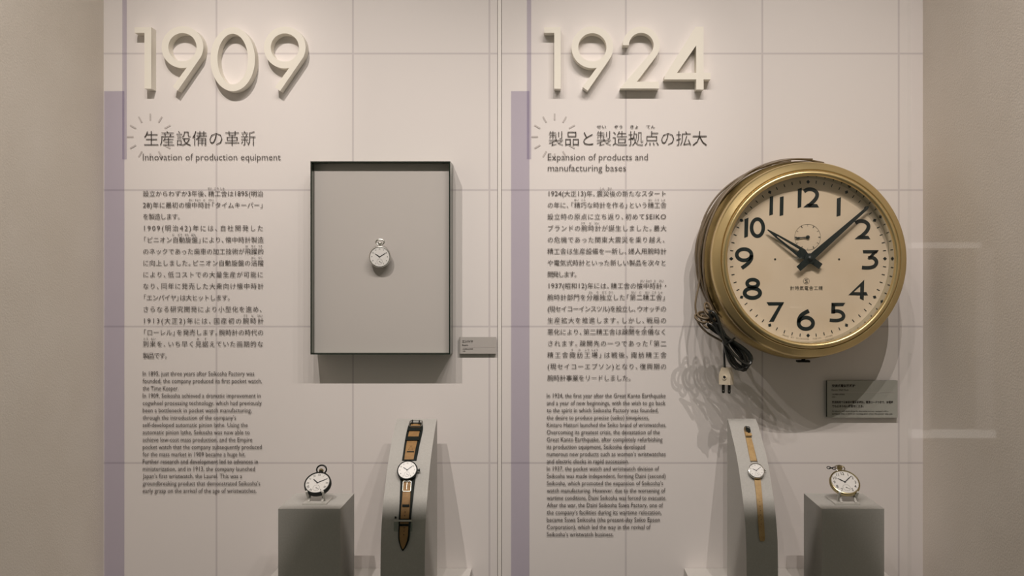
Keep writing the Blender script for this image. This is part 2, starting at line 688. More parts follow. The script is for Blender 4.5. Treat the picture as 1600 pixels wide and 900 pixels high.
def block(name, label, rows, m, size, base0, offset=0.0, mode='space', sx=None, ruby=None, dy=None):
    bm = BM()
    for i, (txt, x0, x1, y) in enumerate(rows):
        line(bm, txt, x0, x1, y, size, DT, offset, mode)
    for txt, x0, x1, y in (ruby or ()):
        line(bm, txt, x0, x1, y, ruby_size, DT, 0.01, 'fit')
    return tag(link(name, bm, m, recalc=False), label, 'wall text')


ruby_size = 4.3
block('heading_text', 'large dark Japanese heading printed under the 1909 numerals', [('生産設備の革新', 223.5, 399, 225.7)], M['ink_dark'], 25.4, 0, -0.012)
block('subtitle_text', 'one-line English subtitle, Innovation of production equipment', [('Innovation of production equipment', 223.2, 438.6, 250.3)], M['ink_mid'], 15.2, 0, -0.008, 'fit')

J = [302, 320, 338, 356, 374.2, 392.3, 410.4, 428.5, 446.6, 464.6, 482.6, 500.8, 518.9, 537, 555.2]
T = ['設立からわずか3年後、精工舎は1895(明治', '28)年に最初の懐中時計「タイムキーパー」', 'を製造します。', '1909(明治42)年には、自社開発した',
     '「ピニオン自動旋盤」により、懐中時計製造', 'のネックであった歯車の加工技術が飛躍的', 'に向上しました。ピニオン自動旋盤の活躍', 'により、低コストでの大量生産が可能に',
     'なり、同年に発売した大衆向け懐中時計', '「エンパイヤ」は大ヒットします。', 'さらなる研究開発により小型化を進め、', '1913(大正2)年には、国産初の腕時計',
     '「ローレル」を発売します。腕時計の時代の', '到来を、いち早く見据えていた画期的な', '製品です。']
XE = [411, 412.5, 286.5, 411, 411.5, 411.5, 411.5, 411, 411.5, 361.5, 411.5, 411.5, 411.5, 411, 266.5]
rub = [('せい', 324.5, 331, 296), ('こう', 335, 341.5, 296), ('しゃ', 344.5, 350.5, 296), ('かい', 295, 302, 314), ('ちゅう', 304.5, 313, 314), ('と', 317.5, 320.5, 314), ('けい', 326, 333.5, 314),
       ('じ', 269.5, 272.5, 368.3), ('どう', 278, 284.5, 368.3), ('せん', 288.5, 295, 368.3), ('ばん', 299, 306, 368.3), ('ひ', 383.5, 387, 386.2), ('やく', 392.5, 399, 386.2), ('てき', 403.5, 409.5, 386.2),
       ('かつ', 392.5, 399, 404.4), ('やく', 403.5, 409.5, 404.4), ('うで', 380.5, 386.5, 494.8), ('と', 393, 396, 494.8), ('けい', 402.5, 410, 494.8),
       ('とう', 224.5, 231, 531), ('らい', 236, 243, 531), ('み', 307.5, 311, 531), ('す', 319.5, 322.5, 531)]
block('japanese_paragraph', 'Japanese paragraph of small grey print between the left mauve band and the steel tray',
      [(t, 222.8, x, y + 4.1) for t, x, y in zip(T, XE, J)], M['ink_mid'], 10.0, 0, 0.0, ruby=rub)
EY = [583.7, 595.2, 606.7, 618.2, 629.7, 641.2, 652.6, 664, 675.5, 687, 698.4, 709.8, 721.2, 732.6, 743.9, 755.4, 766.8]
ET = ['In 1895, just three years after Seikosha Factory was', 'founded, the company produced its first pocket watch,', 'the Time Keeper.', 'In 1909, Seikosha achieved a dramatic improvement in',
      'cogwheel processing technology, which had previously', 'been a bottleneck in pocket watch manufacturing,', 'through the introduction of the company\u2019s', 'self-developed automatic pinion lathe. Using the',
      'automatic pinion lathe, Seikosha was now able to', 'achieve low-cost mass production, and the Empire', 'pocket watch that the company subsequently produced', 'for the mass market in 1909 became a huge hit.',
      'Further research and development led to advances in', 'miniaturization, and in 1913, the company launched', 'Japan\u2019s first wristwatch, the Laurel. This was a', 'groundbreaking product that demonstrated Seikosha\u2019s',
      'early grasp on the arrival of the age of wristwatches.']
EX = [397.2, 409.2, 278.8, 407.3, 408.8, 393.2, 368.8, 387, 390, 394.2, 409, 383.5, 403, 398.3, 378.2, 406.5, 401]
block('english_paragraph', 'English paragraph of small grey print below the left Japanese paragraph',
      [(t, 223, x, y + 3.1) for t, x, y in zip(ET, EX, EY)], M['ink_mid'], 9.9, 0, 0.0, 'fit')

ruby_size = 6.2
block('heading_text', 'large dark Japanese heading with small reading marks printed under the 1924 numerals', [('製品と製造拠点の拡大', 856, 1104.5, 225.7)], M['ink_dark'], 25.4, 0, -0.012,
      ruby=[('せい', 932.5, 947, 200.3), ('ぞう', 959.5, 972.5, 200.3), ('きょ', 985, 997, 200.3), ('てん', 1010, 1023.5, 200.3)])
ruby_size = 4.3
block('subtitle_text', 'two-line English subtitle, Expansion of products and manufacturing bases',
      [('Expansion of products and', 856, 1012.3, 250.3), ('manufacturing bases', 856, 978, 267.3)], M['ink_mid'], 15.2, 0, -0.008, 'fit')
T = ['1924(大正13)年、震災後の新たなスタート', 'の年に、「精巧な時計を作る」という精工舎', '設立時の原点に立ち返り、初めてSEIKO', 'ブランドの腕時計が誕生しました。最大', 'の危機であった関東大震災を乗り越え、',
     '精工舎は生産設備を一新し、婦人用腕時計', 'や電気式時計といった新しい製品を次々と', '開発します。', '1937(昭和12)年には、精工舎の懐中時計・', '腕時計部門を分離独立した「第二精工舎」',
     '(現セイコーインスツル)を設立し、ウオッチの', '生産拡大を推進します。しかし、戦局の', '悪化により、第二精工舎は疎開を余儀なく', 'されます。疎開先の一つであった「第二', '精工舎諏訪工場」は戦後、諏訪精工舎',
     '(現セイコーエプソン)となり、復興期の', '腕時計事業をリードしました。']
XE = [1041.2] * 17
XE[7] = 906.5
XE[16] = 988
rub = [('しん', 938, 944.5, 296), ('さい', 949.5, 956, 296), ('せい', 897, 904, 314), ('こう', 908.5, 914.5, 314), ('せい', 1013, 1019, 314), ('こう', 1023.5, 1029.5, 314), ('しゃ', 1033.5, 1039.5, 314),
       ('うで', 908, 914, 350.3), ('と', 921, 924, 350.3), ('けい', 929.5, 936, 350.3), ('かい', 1000.5, 1007, 440.3), ('ちゅう', 1009.5, 1018, 440.3), ('と', 1022, 1025, 440.3), ('けい', 1030, 1037, 440.3),
       ('ぶん', 919.5, 926, 458.3), ('り', 932.5, 935, 458.3), ('どく', 941, 947.5, 458.3), ('りつ', 951.5, 958, 458.3), ('だい', 986.5, 993.5, 458.3), ('に', 999, 1002, 458.3), ('せい', 1008, 1014.5, 458.3), ('こう', 1019, 1025, 458.3), ('しゃ', 1029, 1035, 458.3),
       ('そ', 975.5, 978.5, 512.2), ('かい', 984, 991, 512.2), ('よ', 1006, 1009, 512.2), ('ぎ', 1017, 1020, 512.2), ('す', 892.5, 895.5, 548.2), ('わ', 904, 907, 548.2), ('こう', 914, 920.5, 548.2), ('じょう', 924.5, 934, 548.2)]
block('japanese_paragraph', 'Japanese paragraph of small grey print between the right mauve band and the big clock',
      [(t, 855, x, 302 + 18 * i + 4.1) for i, (t, x) in enumerate(zip(T, XE))], M['ink_mid'], 10.0, 0, 0.0, ruby=rub)
ET = ['In 1924, the first year after the Great Kanto Earthquake', 'and a year of new beginnings, with the wish to go back', 'to the spirit in which Seikosha Factory was founded,', 'the desire to produce precise (seiko) timepieces,',
      'Kintaro Hattori launched the Seiko brand of wristwatches.', 'Overcoming its greatest crisis, the devastation of the', 'Great Kanto Earthquake, after completely refurbishing', 'its production equipment, Seikosha developed',
      'numerous new products such as women\u2019s wristwatches', 'and electric clocks in rapid succession.', 'In 1937, the pocket watch and wristwatch division of', 'Seikosha was made independent, forming Daini (second)',
      'Seikosha, which promoted the expansion of Seikosha\u2019s', 'watch manufacturing. However, due to the worsening of', 'wartime conditions, Daini Seikosha was forced to evacuate.', 'After the war, the Daini Seikosha Suwa Factory, one of',
      'the company\u2019s facilities during its wartime relocation,', 'became Suwa Seikosha (the present-day Seiko Epson', 'Corporation), which led the way in the revival of', 'Seikosha\u2019s wristwatch business.']
EX = [1040, 1040, 1028.8, 1014.3, 1041, 1031, 1035.2, 1008, 1040, 982.6, 1029.8, 1040, 1036, 1039.6, 1041, 1036, 1033.6, 1031, 1016.6, 958.7]
block('english_paragraph', 'English paragraph of small grey print below the right Japanese paragraph',
      [(t, 854.4, x, 618.2 + 11.4 * i + 3.1) for i, (t, x) in enumerate(zip(ET, EX))], M['ink_mid'], 9.9, 0, 0.0, 'fit')

# ------------------------------------------------------------------ steel tray with pocket watch
DB = 0.054
x0, zt = P(485.3, 252.2, DB).x, P(485, 252.2, DB).z
x1, zb = P(703.6, 553.8, DB).x, P(703, 553.8, DB).z
t = empty('display_tray', Matrix.Translation(((x0 + x1) / 2, -0.001, zb)), 'upright shallow steel tray mounted on the wall, lined in plain grey', 'display case')
Wd, Ht = x1 - x0, zt - zb
th = 0.0028
bm = BM()
hw = Wd / 2
box(bm, (-hw, -DB, 0), (-hw + th, 0, Ht))
box(bm, (hw - th, -DB, 0), (hw, 0, Ht))
box(bm, (-hw + th, -DB, Ht - th), (hw - th, 0, Ht))
box(bm, (-hw + th, -DB, 0), (hw - th, 0, th))
bevel(bm, 0.0004, 1)
link('metal_frame', bm, M['tray_metal'], t)
bm = BM()
box(bm, (-hw + th, -0.036, th), (hw - th, -0.003, Ht - th))
link('back_panel', bm, M['tray_panel'], t)


# ------------------------------------------------------------------ watches
def disc(bm, r, z, n=48, r0=0.0):
    lathe(bm, [(r0, z), (r, z)] if r0 > 0 else [(0, z), (r, z)], n)


I4 = Matrix.Identity(4)


def num_text(bm, s, x, y, size, z, rot=0.0, offset=0.0, sx=1.0):
    g = glyphs(s, 1.0, offset)
    w_ = (g[2] + g[3]) / 2
    hy = max(v.y for v in g[0]) / 2
    ca, sa = math.cos(rot), math.sin(rot)

    def fn(v):
        a, b = (v.x - w_) * size * sx, (v.y - hy) * size
        return Vector((x + a * ca - b * sa, y + a * sa + b * ca, z))
    put_glyphs(bm, g, fn)


def hand(bm, ang, L, w0, w1, z, th_, tail=0.0):
    """tapered hand, clock angle in degrees from 12"""
    a = math.radians(ang)
    u = Vector((math.sin(a), math.cos(a)))
    n = Vector((u.y, -u.x))
    q = [u * -tail + n * w0 / 2, u * (L * 0.55) + n * w1 / 2, u * L + n * w1 * 0.12, u * L - n * w1 * 0.12, u * (L * 0.55) - n * w1 / 2, u * -tail - n * w0 / 2]
    poly(bm, [(p.x, p.y) for p in q], z, th_, I4)


def watch_head(root, R, T, case_m, style, pendant=True, hour=304, minute=50, bezel_m=None, sub_r=0.29):
    """round watch in local axes: face towards +z, twelve towards +y; R outer radius, T thickness"""
    bz = bezel_m or case_m
    rf = R * 0.885
    bm = BM()
    lathe(bm, [(0, 0), (R * 0.72, 0), (R * 0.90, T * 0.10), (R * 0.985, T * 0.30), (R, T * 0.48), (R * 0.985, T * 0.66), (R * 0.94, T * 0.74), (rf, T * 0.76), (0, T * 0.76)], 64)
    link('watch_case', bm, case_m, root, True)
    bm = BM()
    lathe(bm, [(R * 0.975, T * 0.68), (R * 0.985, T * 0.78), (R * 0.955, T * 0.90), (R * 0.91, T * 0.93), (rf, T * 0.88), (rf, T * 0.765), (R * 0.975, T * 0.68)], 64)
    link('bezel', bm, bz, root, True)
    zd = T * 0.80
    bm = BM()
    lathe(bm, [(0, zd), (rf * 0.995, zd), (rf * 0.995, zd - T * 0.03), (0, zd - T * 0.03)], 64)
    dial = link('dial', bm, M['enamel'], root)
    zi = zd + R * 0.004
    bm = BM()
    rn = rf * 0.80
    for k in range(1, 13):
        a = k * PI / 6
        x, y = rn * math.sin(a), rn * math.cos(a)
        if k == 6 and sub_r > 0.2:
            continue
        if style == 'roman':
            num_text(bm, ['', 'I', 'II', 'III', 'IIII', 'V', '', 'VII', 'VIII', 'IX', 'X', 'XI', 'XII'][k], x, y, rf * 0.27, zi, -a, 0.012, 0.75)
        elif style == 'arabic':
            num_text(bm, str(k), x * 0.97, y * 0.97, rf * 0.36, zi, 0, 0.016, 0.85)
        else:
            num_text(bm, str(k), x, y, rf * 0.20, zi, 0, 0.012)
    link('numerals', bm, M['watch_ink'], dial, recalc=False)
    bm = BM()
    for k in range(60):
        a = k * PI / 30
        u = Vector((math.sin(a), math.cos(a)))
        n = Vector((u.y, -u.x)) * R * (0.006 if k % 5 else 0.012)
        r0, r1 = rf * 0.945, rf * 0.985
        bm.faces.new([bm.verts.new((*(p), zi)) for p in (u * r0 + n, u * r1 + n, u * r1 - n, u * r0 - n)])
    link('minute_marks', bm, M['watch_ink'], dial, recalc=False)
    cy = -rf * 0.50
    bm = BM()
    rs = rf * sub_r
    lathe(bm, [(rs * 0.96, zi), (rs, zi)], 40, Matrix.Translation((0, cy, 0)))
    for k in range(12):
        a = k * PI / 6
        u = Vector((math.sin(a), math.cos(a)))
        n = Vector((u.y, -u.x)) * R * 0.007
        o = Vector((0, cy))
        bm.faces.new([bm.verts.new((*(o + p), zi)) for p in (u * rs * 0.8 + n, u * rs + n, u * rs - n, u * rs * 0.8 - n)])
    link('seconds_ring', bm, M['watch_ink'], dial, recalc=False)
    bm = BM()
    a = math.radians(120)
    stroke(bm, [(-math.sin(a) * rs * 0.25, cy - math.cos(a) * rs * 0.25), (math.sin(a) * rs * 0.85, cy + math.cos(a) * rs * 0.85)], R * 0.022, zi + R * 0.004, R * 0.008, I4)
    lathe(bm, [(0, zi + R * 0.02), (R * 0.03, zi + R * 0.02), (R * 0.03, zi)], 12, Matrix.Translation((0, cy, 0)))
    link('seconds_hand', bm, M['blue_steel'], root)
    bm = BM()
    hand(bm, hour, rf * 0.58, R * 0.045, R * 0.085, zi + R * 0.012, R * 0.01, R * 0.06)
    link('hour_hand', bm, M['blue_steel'], root)
    bm = BM()
    hand(bm, minute, rf * 0.84, R * 0.045, R * 0.055, zi + R * 0.028, R * 0.01, R * 0.08)
    lathe(bm, [(0, zi + R * 0.06), (R * 0.05, zi + R * 0.05), (R * 0.055, zi + R * 0.01)], 16)
    link('minute_hand', bm, M['blue_steel'], root)
    bm = BM()
    hgt = T * 0.22
    lathe(bm, [(rf, T * 0.89)] + [(rf * math.cos(q), T * 0.89 + hgt * math.sin(q)) for q in [PI / 2 * i / 8 for i in range(1, 8)]] + [(0, T * 0.89 + hgt)], 48)
    link('crystal', bm, M['clear'], root, True)
    if pendant:
        Y = Matrix.Translation((0, R * 0.97, T * 0.45)) @ Matrix.Rotation(-PI / 2, 4, 'X')
        bm = BM()
        lathe(bm, [(R * 0.16, 0), (R * 0.115, R * 0.05), (R * 0.105, R * 0.20), (R * 0.13, R * 0.22), (R * 0.13, R * 0.25), (0, R * 0.25)], 24, Y)
        link('pendant_neck', bm, case_m, root, True)


def crown(root, R, T, m, base, r, length):
    """ribbed winding crown above the neck"""
    Y = Matrix.Translation((0, base, T * 0.45)) @ Matrix.Rotation(-PI / 2, 4, 'X')
    bm = BM()
    n = 40
    prof = [(0.0, 0), (0.8, 0), (1, 0.12), (1, 0.62), (0.85, 0.88), (0.45, 1.0), (0, 1.03)]
    lathe(bm, [(r * a, length * b) for a, b in prof], n, Y)
    for v in bm.verts:
        q = Y.inverted() @ v.co
        rr = math.hypot(q.x, q.y)
        if rr > r * 0.9:
            a = math.atan2(q.y, q.x)
            f = 1 + 0.05 * math.cos(20 * a)
            v.co = Y @ Vector((q.x * f, q.y * f, q.z))
    return link('winding_crown', bm, m, root, True)


def bow(root, R, T, m, rx, ry, cy, wire, tilt=0.0, spin=0.0):
    bm = BM()
    pts = []
    rot = Matrix.Translation((0, cy, T * 0.45)) @ Matrix.Rotation(spin, 4, 'Y') @ Matrix.Rotation(tilt, 4, 'X')
    for i in range(33):
        a = -PI * 0.86 + (PI * 1.72) * i / 32
        pts.append(rot @ Vector((rx * math.sin(a), ry * math.cos(a), 0)))
    sweep(bm, pts, circ(wire, 8))
    return link('bow_ring', bm, m, root, True)


def frame(center, normal, up):
    """matrix: local z = normal, local y as near up as it can be"""
    z = Vector(normal).normalized()
    y = Vector(up)
    y = (y - z * y.dot(z)).normalized()
    x = y.cross(z)
    m = Matrix((x, y, z)).transposed().to_4x4()
    m.translation = center
    return m


# pocket watch pinned in the tray
c = P(593.2, 401.2, 0.056)
R = 17.2 * (DC - 0.056) / FPX
T = 0.011
mtx = frame(c + Vector((0, T * 0.8, 0)), (0, -1, 0), (0, 0, 1))
wt = empty('pocket_watch', mtx, 'small steel open-face pocket watch pinned upright in the middle of the grey tray', 'pocket watch')
watch_head(wt, R, T, M['steel'], 'tiny', hour=303, minute=58)
crown(wt, R, T, M['buckle'], R * 1.14, R * 0.17, R * 0.20)
bow(wt, R, T, M['buckle'], R * 0.37, R * 0.25, R * 1.34, R * 0.06)
bm = BM()
lathe(bm, [(0, 0.0005), (R * 0.35, 0.0005), (R * 0.35, -0.0122), (0, -0.0122)], 24)
link('mounting_peg', bm, M['acrylic'], wt, True)

# ------------------------------------------------------------------ caption cards
def card(x0, y0, x1, y1, d, face, label, rows, rule, tilt=0.0):
    a, b = P(x0, y0, d), P(x1, y1, d)
    t = empty('caption_card', Matrix.Translation(((a.x + b.x) / 2, 0, b.z)), label, 'caption card', 'exhibit caption cards')
    inv = t.matrix_world.inverted()
    bm = BM()
    hw = (b.x - a.x) / 2
    box(bm, (-hw, -d, 0), (hw, -d + 0.0015, a.z - b.z))
    bevel(bm, 0.0003, 1)
    link('card_face', bm, face, t)
    bm = BM()
    box(bm, (-hw + 0.0006, -d + 0.0015, 0.0006), (hw - 0.0006, -0.0003, a.z - b.z - 0.0006))
    link('foam_backing', bm, M['tag_edge'], t)
    bm = BM()
    for txt, xa, xb, yb, sz, off in rows:
        line(bm, txt, xa, xb, yb, sz, d + 0.0005, off, 'fit')
    for v in bm.verts:
        v.co = inv @ v.co
    link('lettering', bm, M['ink_dark'], t, recalc=False)
    bm = BM()
    bm.faces.new([bm.verts.new(inv @ P(x, y, d + 0.0005)) for x, y in ((rule[0], rule[2] + 0.3), (rule[1], rule[2] + 0.3), (rule[1], rule[2] - 0.3), (rule[0], rule[2] - 0.3))])
    link('rule_line', bm, M['ink_pale'], t, recalc=False)
    return t


card(717.6, 526.6, 775.4, 552.6, 0.008, M['tag'], 'small grey caption card on the wall at the lower right of the steel tray',
     [('エンパイヤ', 722.3, 739, 535.3, 4.6, 0.03), ('Empire', 722.3, 731.2, 540.2, 3.2, 0.02), ('1909(明治42)年発売', 722.8, 739, 546.2, 2.4, 0.01), ('1909', 722.8, 727, 549.5, 2.4, 0.01)], (722, 773, 541.8))
card(1292.6, 594.6, 1402.6, 652.6, 0.010, M['tag_dark'], 'large grey-green caption card in the shadow under the big clock',
     [('交流式電気掛時計', 1299.5, 1336.5, 604.6, 4.9, 0.03), ('Electric Wall Clock', 1299.5, 1326, 610.4, 3.4, 0.01), ('1937(昭和12)年発売', 1300, 1319.8, 617.2, 2.6, 0.01), ('1937', 1300, 1305, 621.2, 2.6, 0.01),
      ('交流両用で日本初の電気掛時計。電源コードつきで、停電時', 1299.8, 1395.5, 630, 4.3, 0.02), ('でも止まらない機能を備える。', 1300, 1349.5, 636.2, 4.3, 0.02),
      ('An electric wall clock driven by alternating current, equipped with a', 1300, 1388, 643.4, 3.0, 0.01), ('spring so that it went on running even when the power was cut.', 1300, 1394.5, 647.6, 3.0, 0.01)], (1299.8, 1398, 612.9))

# ------------------------------------------------------------------ platforms, plinths, curved stands
HP = -0.641
for xa, xb, lab in (((434 - 860) * K, (737 - 860) * K, 'low white platform under the left plinth and its curved stand'),
                    ((1069 - 860) * K, (1376 - 860) * K, 'low white platform under the right plinth and its curved stand')):
    bm = BM()
    box(bm, (xa, -0.34, ZF), (xb, -0.001, EYE + HP))
    bevel(bm, 0.001, 2)
    tag(link('display_platform', bm, M['platform']), lab, 'platform', 'low showcase platforms')

ZQ = DC - 0.2236
for xa, xb, lab in ((434.6, 531.8, 'square grey plinth carrying the dark pocket watch, left half of the showcase'),
                    (1284, 1381.6, 'square grey plinth carrying the large brass-rimmed pocket watch, right half of the showcase')):
    X0, X1 = (xa - 860) * ZQ / FPX, (xb - 860) * ZQ / FPX
    top = EYE + (430 - 795) * ZQ / FPX
    bm = BM()
    box(bm, (X0, -0.2236, EYE + HP), (X1, -0.2236 + 0.120, top))
    bevel(bm, 0.0008, 2)
    tag(link('display_plinth', bm, M['plinth']), lab, 'plinth', 'square grey plinths')

# curved stands: profile of the front surface, (height below the eye, distance from the wall)
CURVE = [(-0.3062, 0.046), (-0.3100, 0.056), (-0.3190, 0.074), (-0.336, 0.099), (-0.352, 0.122), (-0.369, 0.143), (-0.394, 0.166), (-0.419, 0.184), (-0.442, 0.200), (-0.463, 0.2115), (-0.486, 0.2205), (-0.508, 0.2265), (-0.540, 0.2300), (-0.580, 0.2315), (HP, 0.2320)]


def fine_curve():
    p = catmull([Vector((h, d, 0)) for h, d in CURVE], 6)
    return [(v.x, v.y) for v in p]


FC = fine_curve()


def on_curve(py):
    """(height, distance) of the stand's front surface seen at photo row py"""
    best = None
    for (h0, d0), (h1, d1) in zip(FC, FC[1:]):
        y0 = 430 - h0 * FPX / (DC - d0)
        y1 = 430 - h1 * FPX / (DC - d1)
        if y0 <= py <= y1 + 1e-6 and y1 > y0:
            k = (py - y0) / (y1 - y0)
            return h0 + (h1 - h0) * k, d0 + (d1 - d0) * k, Vector((0, -(h0 - h1), (d1 - d0))).normalized()
    (h0, d0), (h1, d1) = FC[0], FC[1]
    return h0, d0, Vector((0, -(h0 - h1), (d1 - d0))).normalized()


def SP(px, py, lift=0.0):
    h, d, n = on_curve(py)
    z = DC - d
    return Vector(((px - 860) * z / FPX, -d, EYE + h)) + n * lift


for xa, xb, lab in ((-0.3270, -0.2418, 'tall grey stand with curved front carrying the wide military strap wristwatch'),
                    (0.3775, 0.4380, 'tall narrow grey stand with curved front carrying the slim tan strap wristwatch')):
    bm = BM()
    prof = [(h, d) for h, d in FC] + [(HP, 0.046)]
    A = [bm.verts.new((xa, -d, EYE + h)) for h, d in prof]
    Bv = [bm.verts.new((xb, -d, EYE + h)) for h, d in prof]
    n = len(prof)
    bm.faces.new(A)
    bm.faces.new(Bv[::-1])
    for i in range(n):
        j = (i + 1) % n
        bm.faces.new((A[i], A[j], Bv[j], Bv[i]))
    tag(link('curved_stand', bm, M['plinth'], None, True), lab, 'display stand', 'curved watch stands')


# ------------------------------------------------------------------ wristwatches lying on the stands
def ribbon(bm, pts, l0, l1, n=6):
    """solid strip on the stand's surface: pts (x, y, half width in photo px), between lifts l0 and l1"""
    p = catmull([Vector(q) for q in pts], n)
    rows = []
    for q in p:
        a, b_ = q.x - q.z, q.x + q.z
        rows.append([bm.verts.new(SP(x, q.y, l)) for x, l in ((a, l0), (a, l1), (b_, l1), (b_, l0))])
    for A, B2 in zip(rows, rows[1:]):
        for i in range(4):
            j = (i + 1) % 4
            bm.faces.new((A[i], A[j], B2[j], B2[i]))
    bm.faces.new(rows[0][::-1])
    bm.faces.new(rows[-1])


def strap_obj(name, root, m, pieces):
    bm = BM()
    for pts, l0, l1 in pieces:
        ribbon(bm, pts, l0, l1)
    inv = root.matrix_world.inverted()
    for v in bm.verts:
        v.co = inv @ v.co
    return link(name, bm, m, root)


def holes(name, root, pts, r, lift, m):
    inv = root.matrix_world.inverted()
    for x, y in pts:
        bm = BM()
        fm = frame(SP(x, y, lift), on_curve(y)[2], (0, 0, 1))
        lathe(bm, [(0, 0), (r, 0)], 10, inv @ fm)
        link(name, bm, m, root)


def wire_frame(name, root, corner_pts, wire, lift, m, closed=True):
    bm = BM()
    inv = root.matrix_world.inverted()
    sweep(bm, [inv @ SP(x, y, lift) for x, y in corner_pts], circ(wire, 6), closed)
    return link(name, bm, m, root, True)


def rrect(x0, y0, x1, y1, r=1.2, lean=0.0):
    out = []
    for cx, cy, a0 in ((x1 - r, y0 + r, -PI / 2), (x1 - r, y1 - r, 0), (x0 + r, y1 - r, PI / 2), (x0 + r, y0 + r, PI)):
        for i in range(4):
            a = a0 + PI / 2 * i / 3
            y = cy + r * math.sin(a)
            out.append((cx + r * math.cos(a) + lean * (y - (y0 + y1) / 2), y))
    return out


# left: military style watch on a wide tan strap with black edges
py, px = 732.5, 637.3
h, d, n = on_curve(py + 2)
T = 0.0085
mtx = frame(SP(px, py + 5, 0.003), n + Vector((0, -0.12, 0.0)), (-0.03, 0, 1))
ww = empty('wristwatch', mtx, 'black-cased wristwatch on a wide tan strap with black edges, on the left curved stand', 'wristwatch')
watch_head(ww, 0.0205, T, M['gunmetal'], 'tiny', False, 305, 52)
Cm = Matrix.Translation((0.0200, 0.0, T * 0.45)) @ Matrix.Rotation(PI / 2, 4, 'Y')
bm = BM()
lathe(bm, [(0.0013, 0), (0.0013, 0.0020), (0.0028, 0.0022), (0.0028, 0.0048), (0, 0.0050)], 16, Cm)
link('winding_crown', bm, M['gunmetal'], ww, True)
strap_obj('strap_lining', ww, M['leather_dark'], [
    ([(650.0, 662, 10.0), (649.0, 670, 12.0), (646.5, 682, 12.2), (643.5, 697, 11.8), (641.0, 712, 11.4), (639.5, 720, 11.2)], 0.0003, 0.0022),
    ([(637.4, 744, 12.6), (637.0, 755, 11.2), (635.8, 772, 10.6), (634.5, 790, 10.0), (633.2, 806, 9.6), (632.2, 822, 9.2), (631.2, 840, 8.6), (630.6, 850, 6.2), (630.0, 857, 3.0), (629.6, 860.5, 0.6)], 0.0003, 0.0022)])
strap_obj('upper_strap', ww, M['leather'], [
    ([(649.6, 664, 7.0), (648.4, 672, 8.0), (645.8, 684, 8.2), (642.6, 698, 7.8), (640.4, 711, 7.4), (639.2, 719, 7.2)], 0.0022, 0.0030)])
strap_obj('lower_strap', ww, M['leather'], [
    ([(636.6, 748, 6.6), (636.0, 758, 6.4), (635.2, 776, 6.2), (634.0, 792, 6.6), (633.0, 806, 6.6), (631.8, 822, 6.6), (631.0, 838, 6.4), (630.5, 848, 4.6), (630.0, 855, 2.0), (629.8, 857.5, 0.5)], 0.0022, 0.0030)])
strap_obj('strap_tip', ww, M['leather'], [([(636.0, 764, 5.6), (635.2, 776, 5.8), (634.6, 786, 5.6), (634.3, 789.5, 4.0)], 0.0030, 0.0044)])
strap_obj('strap_keeper', ww, M['leather_dark'], [([(647.8, 670.4, 10.4), (647.0, 675.4, 10.4)], 0.0022, 0.0052)])
strap_obj('strap_keeper', ww, M['leather_dark'], [([(645.2, 684.8, 10.6), (644.2, 690.6, 10.6)], 0.0022, 0.0052)])
strap_obj('strap_keeper', ww, M['leather_dark'], [([(634.6, 789.2, 5.4), (634.4, 792.6, 5.4)], 0.0030, 0.0046)])
strap_obj('strap_keeper', ww, M['leather_dark'], [([(633.0, 810.8, 7.2), (632.7, 813.2, 7.2)], 0.0022, 0.0040)])
strap_obj('strap_keeper', ww, M['leather_dark'], [([(632.4, 818.8, 7.2), (632.1, 822.2, 7.2)], 0.0022, 0.0040)])
strap_obj('strap_slot', ww, M['leather_dark'], [([(641.6, 706.6, 5.6), (641.4, 708.2, 5.6)], 0.0030, 0.0034)])
b = wire_frame('square_buckle', ww, rrect(630.2, 753.2, 642.6, 769.2, 1.6, -0.06), 0.0008, 0.0050, M['buckle'])
wire_frame('buckle_tongue', ww, [(636.8, 755.0), (636.2, 761), (636.0, 766.0)], 0.0005, 0.0052, M['buckle'], False)
wire_frame('end_buckle', ww, rrect(640.2, 660.2, 659.6, 668.6, 2.0, -0.2), 0.0011, 0.0046, M['buckle'])
wire_frame('buckle_tongue', ww, [(644.8, 660.0), (644.2, 665.0)], 0.0016, 0.0056, M['gunmetal'], False)
wire_frame('buckle_tongue', ww, [(655.6, 660.6), (655.2, 665.2)], 0.0016, 0.0056, M['gunmetal'], False)
wire_frame('embossed_mark', ww, [(642.6, 698.2), (645.6, 704.6), (638.0, 704.6)], 0.00025, 0.0031, M['leather_dark'])
holes('punched_hole', ww, [(635.0, 775), (633.4, 800.5), (633.0, 806.2), (632.0, 824.5), (631.6, 830), (631.2, 835.3)], 0.0009, 0.0034, M['hole'])
# clear acrylic clip that holds the strap down
ac = empty('strap_clip', Matrix.Translation(SP(631, 817, 0)), 'small clear acrylic clip holding down the wide strap on the left curved stand', 'clip')
inv = ac.matrix_world.inverted()
bm = BM()
ribbon(bm, [(630.4, 812.6, 14.2), (630.4, 815.4, 14.2)], 0.0052, 0.0072)
for v in bm.verts:
    v.co = inv @ v.co
link('cross_bar', bm, M['acrylic'], ac)
for xx, nm in ((618.8, 'l'), (641.8, 'r')):
    bm = BM()
    ribbon(bm, [(xx, 813, 2.6), (xx, 830.5, 2.6)], 0.0002, 0.0058)
    for v in bm.verts:
        v.co = inv @ v.co
    link('side_block', bm, M['clear_acrylic'], ac)
    bm = BM()
    ribbon(bm, [(xx - 0.4, 807.4, 1.2), (xx - 0.4, 810.2, 1.2)], 0.0002, 0.0040)
    for v in bm.verts:
        v.co = inv @ v.co
    link('retaining_pin', bm, M['gunmetal'], ac)

